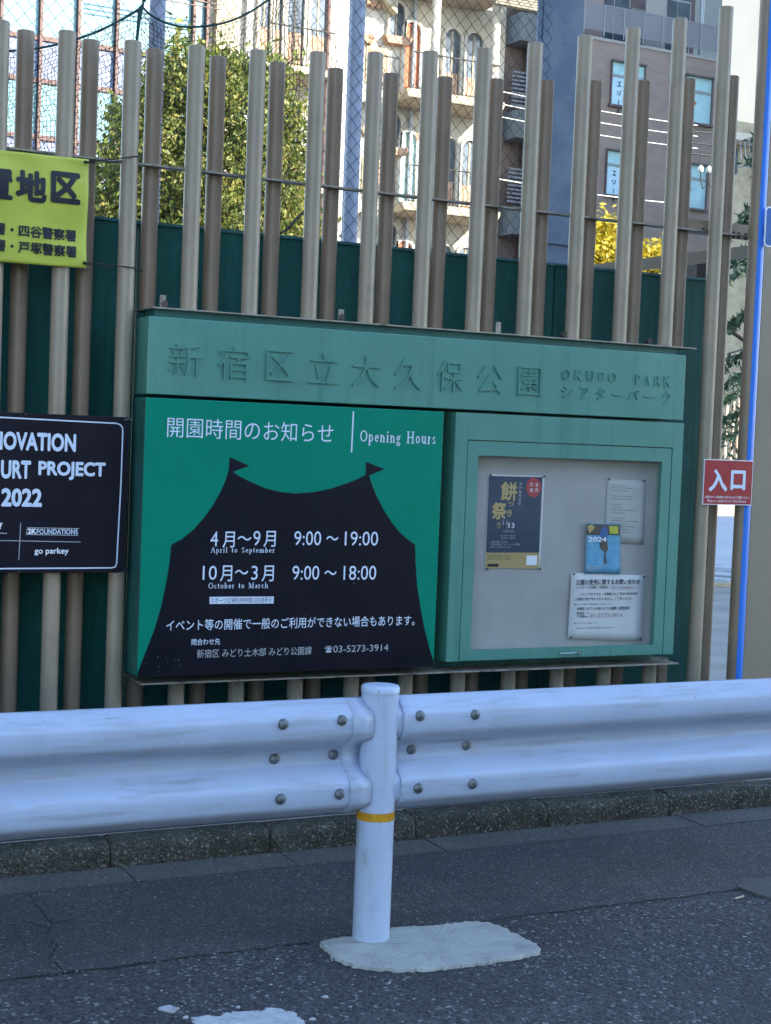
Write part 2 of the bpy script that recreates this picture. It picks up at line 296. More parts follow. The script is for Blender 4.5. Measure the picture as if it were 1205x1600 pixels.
# a small roman face built from strokes: (glyph -> width, strokes); v = stem, h = thin bar, d = line, a = arc
T, t_ = .13, .055
def G(w, *s): return (w, s)
def S_(x, y, k=.17): return ('b', x-k, y-.02, x+k, y+.02)
GL = {
 'O': G(.80, ('a', .40, .35, .36, .36, 0, 360)), 'K': G(.78, ('v', .16, 0, .7), ('d', .2, .28, .66, .69, t_), ('d', .3, .36, .70, 0, T), S_(.16, 0), S_(.16, .7), S_(.66, .7, .12), S_(.70, 0, .12)),
 'U': G(.80, ('v', .16, .22, .7), ('d', .66, .22, .66, .7, t_), ('a', .41, .24, .25, .25, 180, 360), S_(.16, .7), S_(.66, .7)),
 'B': G(.66, ('v', .16, 0, .7), ('a', .30, .53, .22, .17, -90, 90), ('a', .30, .19, .27, .19, -90, 90), ('d', .1, .68, .3, .68, t_), ('d', .1, .36, .3, .36, t_), ('d', .1, .02, .3, .02, t_)),
 'P': G(.60, ('v', .16, 0, .7), ('a', .28, .51, .24, .19, -90, 90), ('d', .05, .68, .28, .68, t_), ('d', .16, .32, .28, .32, t_), S_(.16, 0)),
 'A': G(.74, ('d', .08, 0, .36, .7, t_), ('d', .36, .7, .64, 0, T), ('d', .2, .24, .54, .24, t_), S_(.08, 0, .12), S_(.64, 0, .13)),
 'R': G(.72, ('v', .16, 0, .7), ('a', .28, .52, .22, .18, -90, 90), ('d', .05, .68, .28, .68, t_), ('d', .16, .34, .3, .34, t_), ('d', .32, .34, .66, 0, T), S_(.16, 0), S_(.67, 0, .1)),
 'H': G(.84, ('v', .16, 0, .7), ('v', .66, 0, .7), ('d', .16, .36, .66, .36, t_), S_(.16, 0), S_(.16, .7), S_(.66, 0), S_(.66, .7)),
 'M': G(.94, ('d', .14, 0, .14, .7, t_), ('v', .76, 0, .7), ('d', .14, .7, .45, .05, T), ('d', .45, .05, .76, .7, t_), S_(.14, 0, .13), S_(.76, 0), S_(.12, .7, .1), S_(.8, .7, .1)),
 'S': G(.54, ('a', .27, .52, .19, .17, 20, 250), ('a', .26, .18, .20, .18, -160, 70)),
 'n': G(.56, ('v', .12, 0, .46), ('v', .42, 0, .32), ('a', .27, .30, .16, .15, 0, 160), S_(.12, 0, .12), S_(.42, 0, .12), S_(.08, .45, .07)),
 'h': G(.56, ('v', .12, 0, .72), ('v', .42, 0, .32), ('a', .27, .30, .16, .15, 0, 160), S_(.12, 0, .12), S_(.42, 0, .12), S_(.08, .72, .07)),
 'm': G(.82, ('v', .12, 0, .46), ('v', .41, 0, .32), ('v', .69, 0, .32), ('a', .27, .30, .15, .15, 0, 160), ('a', .55, .30, .15, .15, 0, 160), S_(.12, 0, .1), S_(.41, 0, .1), S_(.69, 0, .1)),
 'p': G(.54, ('v', .12, -.22, .46), ('a', .27, .23, .2, .23, -140, 140), S_(.12, -.22, .12), S_(.08, .45, .07)),
 'b': G(.54, ('v', .12, 0, .72), ('a', .27, .23, .2, .23, -140, 140), S_(.08, .72, .07)),
 'e': G(.48, ('a', .24, .23, .19, .23, 0, 320), ('d', .08, .25, .42, .25, t_)), 'c': G(.46, ('a', .24, .23, .19, .23, 40, 320)), 'o': G(.52, ('a', .25, .23, .21, .23, 0, 360)),
 'i': G(.30, ('v', .14, 0, .46), ('b', .08, .58, .20, .70), S_(.14, 0, .12), S_(.1, .45, .07)), 'l': G(.30, ('v', .14, 0, .72), S_(.14, 0, .12), S_(.1, .72, .07)),
 'g': G(.50, ('a', .22, .30, .16, .16, 0, 360), ('a', .24, -.09, .2, .12, 0, 360), ('d', .12, .14, .12, .04, t_), ('d', .34, .42, .46, .46, t_)),
 'r': G(.38, ('v', .12, 0, .46), ('a', .26, .28, .13, .16, 60, 160), S_(.12, 0, .13), S_(.08, .45, .07)),
 's': G(.38, ('a', .19, .34, .13, .12, 20, 250), ('a', .18, .12, .14, .12, -160, 70)),
 't': G(.34, ('v', .14, .06, .6), ('d', .03, .45, .3, .45, t_), ('a', .24, .1, .1, .1, 180, 300)), 'u': G(.56, ('v', .12, .12, .46), ('v', .42, 0, .46), ('a', .27, .15, .15, .15, 180, 340), S_(.08, .45, .07), S_(.38, .45, .07), S_(.46, 0, .07)),
 'a': G(.46, ('v', .32, .05, .34), ('a', .2, .13, .14, .13, 0, 360), ('a', .2, .32, .13, .13, 0, 160), S_(.38, .01, .07)),
 ' ': G(.42,)}
def serif_mesh(s, track=.1, depth=0):
    mb = MB(); x0 = 0; lay = 0
    def quad(p, q, w0, w1, z):
        d = Vector((q[0]-p[0], q[1]-p[1])); 
        if d.length < 1e-9: return
        nrm = Vector((-d.y, d.x)).normalized()
        v = [(p[0]+nrm.x*w0/2, p[1]+nrm.y*w0/2), (p[0]-nrm.x*w0/2, p[1]-nrm.y*w0/2), (q[0]-nrm.x*w1/2, q[1]-nrm.y*w1/2), (q[0]+nrm.x*w1/2, q[1]+nrm.y*w1/2)]
        if depth:
            mb.add([(a, b, 0) for a, b in v]+[(a, b, 1+z) for a, b in v], [(3,2,1,0), (4,5,6,7), (0,1,5,4), (1,2,6,5), (2,3,7,6), (3,0,4,7)])
        else: mb.add([(a, b, z) for a, b in v], [(0, 1, 2, 3)])
    for ch in s:
        wd, st = GL[ch]
        for q in st:
            lay += 1; z = (lay % 7)*.01
            if q[0] == 'v': quad((x0+q[1], q[2]), (x0+q[1], q[3]), T, T, z)
            elif q[0] == 'd': quad((x0+q[1], q[2]), (x0+q[3], q[4]), q[5], q[5], z)
            elif q[0] == 'b': quad((x0+q[1], (q[2]+q[4])/2), (x0+q[3], (q[2]+q[4])/2), q[4]-q[2], q[4]-q[2], z)
            else:
                _, cx, cy, rx, ry, a0, a1 = q; k = max(4, int(abs(a1-a0)/24))
                P = []
                for i in range(k+1):
                    a = R(a0+(a1-a0)*i/k); P.append((x0+cx+(rx-.04)*math.cos(a), cy+(ry-.03)*math.sin(a), t_+(T-t_)*abs(math.cos(a))**1.5))
                for i in range(k): quad(P[i][:2], P[i+1][:2], P[i][2], P[i+1][2], z)
        x0 += wd+track
    return mb.mesh('lettering', fix=False)
def serif(s, xl, yl, xr, yr, hpx, Y, m, parent, track=.1, depth=None):
    return place_flat(serif_mesh(s, track, depth), 'lettering', xl, yl, xr, yr, hpx, Y, m, parent, depth or .0003)

def poly_px(pts, Y): return [(at(x, y, Y).x, at(x, y, Y).z) for x, y in pts]
def rect_px(tl, tr, br, bl, Y):
    a, b, c, d = (at(*p, Y) for p in (tl, tr, br, bl))
    return (a.x+d.x)/2, (b.x+c.x)/2, (c.z+d.z)/2, (a.z+b.z)/2       # x0 x1 z0 z1

# ================================================================== GROUND
def ground_sheet(name, x0, x1, y0, y1, z, m):
    o = MB().add([(x0, y0, z), (x1, y0, z), (x1, y1, z), (x0, y1, z)], [(0, 1, 2, 3)]).build(name, m, fix=False); o['kind'] = 'structure'; return o
def wavy(y, amp, x0=-30, x1=40, step=.05, seed=1):
    r = random.Random(seed); P = []; x = x0; k = 0
    while x <= x1+1e-6:
        fine = -1 < x < 8
        P.append((x, y + (r.uniform(-amp, amp) if fine else 0))); x += step if fine else 1.0
    return P
ground_sheet('ground', -600, 600, -400, 900, -.03, M['pave'])
seam = wavy(4.105, .006, seed=3)
o = MB().slab([(-30, -12), (40, -12)] + seam[::-1], -.025, 0).build('road', M['asphalt']); o['kind'] = 'structure'
o = MB().slab(seam + [(40, 4.855), (-30, 4.855)], -.025, .003).build('road_edge_strip', M['asphalt2']); o['kind'] = 'structure'
gut = MB(); 
o = empty('gutter', (0, 4.95, 0)); o['kind'] = 'structure'
xs = atz(200, 1366).x
sm = MB().box(-.298, .298, -.095, .095, -.03, .004).mesh('gutter_slab', .003)
for k in range(-5, 9):
    link('gutter_slab', sm, M['gutter'], o, (xs+.6*k+.3, 4.957, random.uniform(-.002, .001)))
# kerb stones: rough faced blocks
kerb = empty('kerb', (0, 5.1, 0)); kerb['kind'] = 'structure'
def kerb_stone(seed):
    r = np.random.default_rng(seed); nx, prof = 40, [(0, -.02), (0, .02), (-.001, .045), (.001, .068), (.008, .082), (.020, .089), (.05, .091), (.09, .090), (.118, .090), (.118, -.02)]
    V = []; F = []
    for i in range(nx+1):
        x = -.297 + .594*i/nx
        e = min(i, nx-i); cut = .006 if e == 0 else 0
        for j, (y, z) in enumerate(prof):
            a = .0022 if 0 < j < 8 else 0
            V.append((x, y+r.normal(0, a)+cut, z+r.normal(0, a)-cut*.6))
    n = len(prof)
    for i in range(nx):
        for j in range(n-1): F.append((i*n+j, (i+1)*n+j, (i+1)*n+j+1, i*n+j+1))
    F.append(tuple(range(n))); F.append(tuple(nx*n+j for j in range(n))[::-1])
    return MB().add(V, F, True).mesh('kerb_stone')
kv = [kerb_stone(s) for s in range(3)]
xk = atz(180, 1345, .04).x
for k in range(-4, 9):
    link('kerb_stone', kv[k % 3], M['kerb'], kerb, (xk+.6*k+.3, 5.055+random.uniform(-.003, .003), random.uniform(-.003, .003)))
o = MB().box(-30, 40, 5.176, 12.8, -.02, .088).build('sidewalk', M['pave']); o['kind'] = 'structure'
o = MB().box(-30, 60, 12.8, 12.95, -.02, .12).build('court_edging', M['cream']); o['kind'] = 'structure'
o = MB().box(-30, 70, 12.95, 27, -.02, .08).build('court', M['court']); o['kind'] = 'structure'
o = MB().box(-30, 70, 27.6, 27.9, -.02, .45).build('court_far_edging', M['cream']); o['kind'] = 'structure'
# cracks and seams
def crack(pts, wd, seed, z=.0042):
    r = random.Random(seed); P = []
    for i in range(len(pts)-1):
        a, b = Vector(pts[i]), Vector(pts[i+1]); k = max(2, int((b-a).length/.018))
        for j in range(k): P.append(a.lerp(b, j/k) + Vector((r.uniform(-1, 1), r.uniform(-1, 1)))*.004)
    P.append(Vector(pts[-1])); V = []; F = []
    for i, p in enumerate(P):
        t = (P[min(i+1, len(P)-1)]-P[max(i-1, 0)]).normalized(); nn = Vector((-t.y, t.x)); h = wd*r.uniform(.3, 1.2)
        V += [(p.x+nn.x*h, p.y+nn.y*h, z), (p.x-nn.x*h, p.y-nn.y*h, z)]
        if i: F.append((2*i-2, 2*i-1, 2*i+1, 2*i))
    return V, F
cm = MB()
cm.add(*crack([(x, y-.001) for x, y in seam if 0 < x < 1.86], .0042, 5)); cm.add(*crack([(x, y) for x, y in seam if 2.5 < x < 4.4], .0025, 6))
for k, pts in enumerate([[(45, 1400), (60, 1420), (82, 1445), (72, 1460), (88, 1482), (78, 1500), (98, 1517)], [(82, 1445), (110, 1438)], [(40, 1440), (72, 1452)]]):
    cm.add(*crack([atz(x, y)[:2] for x, y in pts], .0026, 11+k))
cm.add(*crack([(-.3+i*.1, 4.858) for i in range(50)], .0022, 21, .0062))
o = cm.build('road_crack', M['crack'], fix=False); o['kind'] = 'structure'
# concrete patch round the post, patch at the right, paint
def jag(pts, amp, seed, z):
    r = random.Random(seed); P = []; n = len(pts)
    for i in range(n):
        a = atz(*pts[i], z); b = atz(*pts[(i+1) % n], z); k = max(1, int((b-a).length/.011))
        for j in range(k):
            p = a.lerp(b, j/k); P.append((p.x+r.uniform(-amp, amp), p.y+r.uniform(-amp, amp)))
    return P
pp = jag([(498, 1472), (510, 1468), (548, 1463), (610, 1450), (640, 1448), (680, 1446), (735, 1439), (768, 1441), (784, 1447), (846, 1479), (844, 1488), (800, 1496), (745, 1505), (680, 1513), (620, 1515), (570, 1511), (540, 1504), (515, 1490)], .0065, 2, .01)
cxp = sum(p[0] for p in pp)/len(pp); cyp = sum(p[1] for p in pp)/len(pp); n = len(pp); V = []; F = []
for f_, z in ((1.0, .001), (.992, .010), (.975, .012), (.6, .0125)):
    V += [(cxp+(x-cxp)*f_, cyp+(y-cyp)*f_, z+(random.uniform(-.001, .001) if f_ < 1 else 0)) for x, y in pp]
V.append((cxp, cyp, .0115))
for k in range(3):
    for i in range(n): F.append((k*n+i, k*n+(i+1) % n, (k+1)*n+(i+1) % n, (k+1)*n+i))
F += [(3*n+i, 3*n+(i+1) % n, 4*n) for i in range(n)]
me = MB().add(V, F, False).mesh('concrete_patch')
o = link('concrete_patch', me, M['pad']); o['kind'] = 'structure'
o = MB().slab(jag([(1150, 1384), (1170, 1374), (1210, 1369), (1300, 1362), (1300, 1400), (1205, 1404), (1180, 1396)], .003, 4, .008), -.004, .009).build('concrete_patch', M['gutter']); o['kind'] = 'structure'
o = MB().slab(jag([(303, 1592), (318, 1586), (340, 1589), (362, 1582), (395, 1581), (425, 1576), (447, 1578), (470, 1590), (482, 1602), (480, 1640), (300, 1640)], .010, 8, .004), .001, .0055).slab(jag([(247, 1577), (262, 1570), (280, 1575), (270, 1581), (258, 1580)], .004, 9, .004), .001, .0055).build('road_marking', M['paintw']); o['kind'] = 'structure'
fr = random.Random(77)
for (fx, fy) in ((291, 1589), (372, 1573), (488, 1592), (508, 1557)):
    c_ = atz(fx, fy, .004); q = fr.uniform(.003, .007); k = fr.randint(6, 9)
    fl = MB().slab([(c_.x+q*fr.uniform(.5, 1.3)*1.5*math.cos(6.283*i/k), c_.y+q*fr.uniform(.5, 1.3)*math.sin(6.283*i/k)) for i in range(k)], .001, .0052).build('road_marking', M['paintw']); fl['kind'] = 'structure'
# loose grit
r = random.Random(12); gm = MB()
for i in range(620):
    x = r.uniform(.4, 4.2); y = r.uniform(3.3, 5.03) if i % 3 else r.uniform(3.4, 4.3); s_ = r.uniform(.0012, .0034) * (1.6 if r.random() < .05 else 1)
    a = r.uniform(0, 6.28); z = .005
    gm.add([(x+s_*math.cos(a+q)*(1.7 if q == 0 else 1), y+s_*math.sin(a+q), z) for q in (0, 2.1, 4.2)]+[(x, y, z+s_*.8)], [(0, 1, 2), (0, 1, 3), (1, 2, 3), (2, 0, 3)])
kd = MB()
for i in range(420):      # dust and crumbs swept against the foot of the kerb
    x = r.uniform(.4, 4.6); y = 5.052-abs(r.gauss(0, .018)); s_ = r.uniform(.001, .0032); a = r.uniform(0, 6.28); z = .0045
    kd.add([(x+s_*math.cos(a+q), y+s_*math.sin(a+q), z) for q in (0, 2.1, 4.2)]+[(x, y, z+s_)], [(0, 1, 2), (0, 1, 3), (1, 2, 3), (2, 0, 3)])
tag(kd.build('kerb_dust', M['gutter'], fix=False), 'line of dull grey crumbs swept against the foot of the kerb', 'dust', kind='stuff')
o = gm.build('grit', M['paintw'], fix=False)
tag(o, 'pale loose grit and flakes scattered over the dark asphalt', 'grit', kind='stuff')
p0 = atz(1149, 1404, .008)
tag(MB().tube([p0, p0+Vector((.045, .012, 0))], .004, 8).build('cigarette_end', M['cream']), 'pale cigarette end lying on the road near the right edge', 'cigarette end')

# ================================================================== GUARD RAIL
PX, PY, PR = 2.0163, 4.0645, .0572
gr = empty('guard_rail', (PX, PY, 0), 'white steel guard rail with round post standing in a concrete patch by the road', 'guard rail')
YC, YV = 4.018, 4.094
prof = [(YV-.012, .752), (YV-.020, .7505), (YC+.016, .722), (YC+.004, .708), (YC, .700), (YC, .655), (YC+.003, .645), (YC+.012, .634), (YV-.014, .608), (YV-.005, .598), (YV, .590), (YV, .563), (YV-.005, .555), (YV-.014, .545), (YC+.012, .514), (YC+.003, .502), (YC, .492), (YC, .450), (YC+.004, .440), (YC+.012, .432), (YV-.024, .408), (YV-.012, .400)]
def beam(x0, x1, flare0=0, flare1=0):
    xs_ = [x0, x0+.004, x0+.03, x0+.1] + list(np.linspace(x0+.5, x1-.5, 12)) + [x1-.1, x1-.03, x1-.004, x1]
    V = []; F = []; n = len(prof)
    for i, x in enumerate(xs_):
        e = .006 if i in (0, len(xs_)-1) else 0
        for y, z in prof: V.append((x, y+e+.0012*math.sin(x*2.3+z*9), z))
    for i in range(len(xs_)-1):
        for j in range(n-1): F.append((i*n+j, i*n+j+1, (i+1)*n+j+1, (i+1)*n+j))
    mb = MB().add(V, F, True); o = mb.build('beam', M['rail'], gr, fix=False)
    md = o.modifiers.new('thick', 'SOLIDIFY'); md.thickness = .004; md.offset = 0
    return o
beam(-3.2, PX-.043); beam(PX+.062, 7.5)
# splice sleeve between the beams, set back behind the faces
V = []; F = []; n = len(prof)
for x in (PX-.28, PX+.30):
    for y, z in prof: V.append((x, y+.0065, z*.998+.001))
for j in range(n-1): F.append((j, j+1, n+j+1, n+j))
o = MB().add(V, F, True).build('splice_sleeve', M['rail'], gr, fix=False); o.modifiers.new('t', 'SOLIDIFY').thickness = .003
for xa_, xb_ in ((PX-.112, PX-.0435),):      # end plate lapped over the left beam
    V = []; F = []
    for x in (xa_, xb_):
        for y, z in prof: V.append((x, y-.0045, z))
    for j in range(n-1): F.append((j, j+1, n+j+1, n+j))
    o = MB().add(V, F, True).build('lap_plate', M['rail'], gr, fix=False); md = o.modifiers.new('t', 'SOLIDIFY'); md.thickness = .003; md.offset = 0
pm = MB().cyl(PX, PY, .002, .775, PR, 48)
pm.build('post', M['post'], gr)
cp = MB(); rr = [(PR+.0022, .770), (PR+.0022, .783), (PR-.002, .789), (PR*.7, .7915), (.0, .7925)]
V = []; F = []; N = 40
for q, z in rr:
    for k in range(N): V.append((PX+q*math.cos(2*math.pi*k/N), PY+q*math.sin(2*math.pi*k/N), z))
for i in range(len(rr)-1):
    for k in range(N): F.append((i*N+k, i*N+(k+1) % N, (i+1)*N+(k+1) % N, (i+1)*N+k))
cp.add(V, F, True).build('post_cap', M['post'], gr)
zb1 = at(586, 1273, PY-PR).z; zb0 = at(586, 1286, PY-PR).z
V = []; F = []
for k in range(64):
    c, s_ = math.cos(2*math.pi*k/64), math.sin(2*math.pi*k/64)
    V += [(PX+(PR+.001)*c, PY+(PR+.001)*s_, zb0+random.uniform(-.0012, .0008)), (PX+(PR+.001)*c, PY+(PR+.001)*s_, zb1)]
    F.append((2*k, 2*((k+1) % 64), 2*((k+1) % 64)+1, 2*k+1))
MB().add(V, F, True).build('reflective_band', M['band'], gr)
def bolt_mesh():
    V = [(0, -.0105, 0)]; F = []; N = 20
    for q, y in ((.006, -.0098), (.011, -.0078), (.0150, -.004), (.0165, 0), (.0165, .004)):
        for k in range(N): V.append((q*math.cos(2*math.pi*k/N), y, q*math.sin(2*math.pi*k/N)))
    for k in range(N): F.append((0, 1+k, 1+(k+1) % N))
    for i in range(4):
        for k in range(N): a = 1+i*N+k; b = 1+i*N+(k+1) % N; F.append((a, a+N, b+N, b))
    return MB().add(V, F, True).mesh('bolt')
bme = bolt_mesh()
for row, Yb, zb in ((((443, 1132), (535, 1126), (657, 1119), (743, 1117)), YC, .678), (((429, 1186), (521, 1179), (643, 1171), (729, 1165)), YV, .577), (((439, 1249), (531, 1241), (654, 1232), (739, 1225)), YC, .471)):
    for x, y in row:
        p = at(x, y, Yb-.004); link('bolt', bme, M['bolt'], gr, (p.x, Yb-.0025, p.z))

# ================================================================== PIPE FENCE
YF, YB, PRD = 5.22, 5.312, .0305
YH, YW = 5.108, 5.47
fence = empty('pipe_fence', (2.6, 5.27, .088), 'tall fence of beige steel pipes in two rows, carrying the park signs', 'fence')
K = YF/5.1
FX = [1.037, 1.259, 1.486, 1.716, 1.944, 2.176, 2.406, 2.635, 2.865, 3.094, 3.322, 3.550, 3.778, 4.010]
FZ = [2.861, 2.861, 2.862, 2.879, 2.898, 2.925, 2.957, 2.995, 3.040, 3.096, 3.157, 3.222, 3.297, 3.380]
BX = [1.140, 1.363, 1.592, 1.827, 2.056, 2.288, 2.518, 2.749, 2.977, 3.209, 3.438, 3.674, 3.902, 4.130]
BZ = [2.864, 2.866, 2.869, 2.877, 2.888, 2.900, 2.914, 2.933, 2.957, 2.984, 3.014, 3.047, 3.087, 3.130]
def sc(v, Y0, Y1): return v*Y1/Y0
def scz(z, Y0, Y1): return EYE+(z-EYE)*Y1/Y0
zt = at(660, 511, YH+.01).z                                 # upper ledge (top face)
zl = at(640, 1052, YH+.01).z                                # lower ledge
pcache = {}
def pole(x, y, z0, z1, m, label=None):
    key = (round(z1-z0, 3), m)
    if key not in pcache:
        mb = MB().tube([(0, 0, 0), (0, 0, z1-z0-.002)], PRD, 28, False); mb.tube([(0, 0, z1-z0-.002), (0, 0, z1-z0)], [PRD, PRD-.002], 28, True)
        pcache[key] = mb.mesh('pole')
    o = link('pole', pcache[key], M[m], fence, (x, y, z0)); 
    if label: o['label'] = label
    return o
for i, (x, z) in enumerate(zip(FX, FZ)):
    x = sc(x, 5.1, YF); z = scz(z, 5.1, YF)
    if 3 <= i <= 12: pole(x, YF, zt+.001, z, 'polef'); pole(x, YF, .088, zl-.007, 'polef')
    else: pole(x, YF, .088, z, 'polef')
for i, (x, z) in enumerate(zip(BX, BZ)):
    x = sc(x, 5.19, YB); z = scz(z, 5.19, YB)
    if 2 <= i <= 12: pole(x, YB, zt+.001, z, 'pole'); pole(x, YB, .088, zl-.007, 'pole')
    else: pole(x, YB, .088, z, 'pole')
for k in range(1, 4):
    pole(FX[0]*K-.2356*k, YF, .088, 2.90, 'polef'); pole(BX[0]*K-.2356*k, YB, .088, 2.90, 'pole')
# rail plate threading the rows
zr = at(660, 308, YF+PRD).z
MB().box(.2, 4.385, YF+PRD+.001, YB-PRD+.012, zr-.0035, zr+.0035).build('rail_plate', M['plate'], fence)
x0 = at(217, 480, YH+.2).x; x1 = at(1089, 543, YH+.01).x
MB().box(at(237.5, 478.5, YH+.01).x, x1, YH+.008, YB+PRD+.004, zt-.006, zt).build('ledge_plate', M['plate'], fence, .0015)
MB().box(at(219.7, 1068, YH+.01).x, at(1061, 1035, YH+.01).x, YH+.008, YB+PRD+.004, zl-.006, zl).build('ledge_plate', M['plate'], fence, .0015)
for x, y in ((252, 474), (530, 492), (775, 512), (1028, 525)):
    p = at(x, y, YF+.02)
    bk = MB().box(p.x-.011, p.x+.011, YF+.0, YF+.005, zt+.001, zt+.052).box(p.x-.011, p.x+.011, YF-.03, YF, zt+.0005, zt+.005).build('bracket', M['plate'], fence)
for x in (257, 534, 650, 883, 1016):
    p = at(x, 500, YF+.0)
    MB().tube([(p.x, YF-.008, zt+.022), (p.x, YF+.012, zt+.022)], .012, 10).build('bracket_bolt', M['dirt'], fence)
# end frame at the right: box beam, bolts, and the last post
zbm = at(1120, 348, YB).z
MB().box(at(1077, 345, YB+.03).x, at(1178, 352, YB+.03).x, YB+.032, YB+.075, zr+.004, zr+.064).build('end_beam', M['pole'], fence, .002)
for x, y in ((1084, 353), (1097, 354), (1157, 366), (1139, 368), (1150, 370), (1131, 372)):
    p = at(x, y, YB+.02); MB().cyl(p.x, YF+.045, zr-.016 if y > 360 else zr+.003, zr+.014, .007, 8).build('beam_bolt', M['dirt'], fence)
xe = at(1186, 290, YF).x
ep = empty('end_post', (xe, YF, .088), 'grey brown steel end post with a bright blue stripe down its right side', 'post')
zep = 3.9
MB().cyl(xe, YF, .10, zep, .0345, 32).build('tube', M['pole'], ep)
MB().box(xe-.055, xe+.05, YF-.05, YF+.05, .089, .1).build('base_plate', M['plate'], ep)
V = []; F = []
for k in range(9):
    a = R(-118 + 84*k/8); c, s_ = math.cos(a), math.sin(a)
    V += [(xe+.0355*c, YF+.0355*s_, .13), (xe+.0355*c, YF+.0355*s_, zep-.01)]
    if k: F.append((2*k-2, 2*k, 2*k+1, 2*k-1))
MB().add(V, F, True).build('blue_stripe', M['stripeblue'], ep)  # blue strip down the right side of the post

# slanting gate beam behind
ga, gb = at(905, 425, 6.4), at(1180, 392, 5.75)
gbm = MB(); d = .03
gbm.add([(ga.x, ga.y, ga.z-d), (ga.x, ga.y, ga.z+d), (ga.x, ga.y+.06, ga.z-d), (ga.x, ga.y+.06, ga.z+d), (gb.x, gb.y, gb.z-d), (gb.x, gb.y, gb.z+d), (gb.x, gb.y+.06, gb.z-d), (gb.x, gb.y+.06, gb.z+d)], [(0,1,3,2),(4,6,7,5),(0,4,5,1),(2,3,7,6),(0,2,6,4),(1,5,7,3)])
o = gbm.build('gate_beam', M['pillar']); tag(o, 'beige box beam running level behind the right end of the pipe fence', 'beam')

# ================================================================== GREEN WALL
wx0 = 0.15; wx1 = at(1105, 435, YW).x; wz = at(640, 388, YW).z
gw = empty('green_wall', (2, YW, .088), 'dark green board wall with pale coping behind the beige pipes', 'wall')
seamx = at(215, 400, YW).x
segs = [(wx0, seamx-.004)]
xx = seamx+.004
while xx < wx1-.05:
    e = min(xx+.91, wx1); segs.append((xx, e-.003)); xx = e+.003
for a, b in segs: MB().box(a, b, YW, YW+.05, .089, wz-.012).build('board', M['wall'], gw, .0015)
MB().box(wx0, wx1+.004, YW-.008, YW+.09, wz-.012, wz).build('coping', M['walltop'], gw, .001)

# ================================================================== PARK SIGN
ps = empty('park_sign', (2.7, YH, zl), 'green park name sign with raised lettering over opening hours panel and glazed notice cabinet', 'sign')
hx0, hx1, hz0, hz1 = rect_px((231.9, 494), (1072.5, 555), (1068, 657), (229.4, 617), YH)
MB().box(hx0, hx1, YH, YH+.145, hz0+.002, hz1).build('header_panel', M['header'], ps, .003)
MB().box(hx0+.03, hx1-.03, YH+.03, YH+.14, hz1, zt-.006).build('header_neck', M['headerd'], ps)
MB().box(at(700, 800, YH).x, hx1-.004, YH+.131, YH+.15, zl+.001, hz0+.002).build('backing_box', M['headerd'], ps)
for ch, a, b, c, e in (('新', 264, 535, 315, 587), ('宿', 341, 540, 389, 593), ('区', 416, 545, 459, 595), ('立', 483, 550, 528, 599), ('大', 550, 554, 594, 604), ('久', 616, 558, 659, 609), ('保', 683, 562, 723, 612), ('公', 746, 568, 785, 615), ('園', 809, 571, 845, 619)):
    txt(ch, a, (b+e)/2, c, (b+e)/2+(c-a)*.055, e-b-2, YH, M['header'], ps, -.012, 'raised_character', .5, 3, .0065)
serif('OKUBO', 878, 585, 963, 591, 16.5, YH, M['header'], ps, .35, .005)
serif('PARK', 992, 593, 1048, 596, 16.5, YH, M['header'], ps, .35, .005)
for ch, a, b, yc, h in (('シ', 877, 894, 612, 17), ('ア', 905, 920, 614, 18), ('タ', 931, 945, 614.5, 19), ('ー', 956, 972, 616.5, 2.2), ('パ', 981, 998, 617, 16), ('ー', 1007, 1022, 619.5, 2.2), ('ク', 1034, 1048, 621, 19)):
    txt(ch, a, yc, b, yc+.9, h, YH, M['header'], ps, -.006, 'raised_character', .5, 3, .005)
# opening hours panel
YP = YH-.018
px0, px1, pz0, pz1 = rect_px((229.5, 619), (693, 645), (678.5, 1043), (213.5, 1055), YP)
hp = MB().box(px0, px1, YP, YH+.14, pz0, pz1).build('hours_panel', M['green'], ps, .002)
MB().box(px0-.0015, px0+.0005, YP+.006, YH+.13, pz0+.01, pz1-.004).build('panel_side_shade', M['headerd'], ps)  # thin dark skin, the side's shade painted in its colour
YT = YP-.0008
tent = [(359, 714), (390, 728), (364, 737), (374, 744), (392, 753), (415, 763), (440, 769), (463, 771), (490, 769), (515, 764), (540, 756), (558, 749), (571, 742), (572, 721.5), (601, 733), (577, 743), (581, 756), (588, 774), (600, 797), (612, 816), (626, 833), (640, 845), (649, 851), (649.5, 880), (652, 915), (657, 948), (663, 980), (671, 1012), (679, 1034)]
tent += [(678.5, 1050), (213.6, 1062), (213.8, 1051), (228, 1018), (241, 985), (252, 948), (260, 910), (265, 880), (268, 851), (285, 842), (303, 827), (319, 809), (332, 791), (344, 770), (353, 750), (357.5, 735)]
Pt = poly_px(tent, YT); Pt = [(min(max(x, px0+.001), px1-.001), max(z, pz0+.0005)) for x, z in Pt]
tri = tessellate_polygon([[Vector((x, z, 0)) for x, z in Pt]])
me = bpy.data.meshes.new('tent_print'); me.from_pydata([(x, YT, z) for x, z in Pt], [], tri); link('tent_print', me, M['black'], hp)
Y2 = YP-.0020
txt('開園時間のお知らせ', 261.5, 668, 521, 676.5, 31, YP-.001, M['pblue'], hp, -.004)
MB().prism(poly_px([(551.3, 643), (553.3, 643), (550.3, 707), (548.3, 707)], YP), YP-.001, YP).build('divider_line', M['pblue'], hp)
serif('Hours', 635.5, 683.5, 680.5, 685, 18.5, YP-.001, M['pblue'], hp, .12)
serif('Opening', 563, 684, 626, 686, 23, YP-.001, M['pblue'], hp, .12)
def T2(s, *a, **k): return txt(s, *a[:5], Y2, M[k.pop('m', 'pblue')], hp, **k)
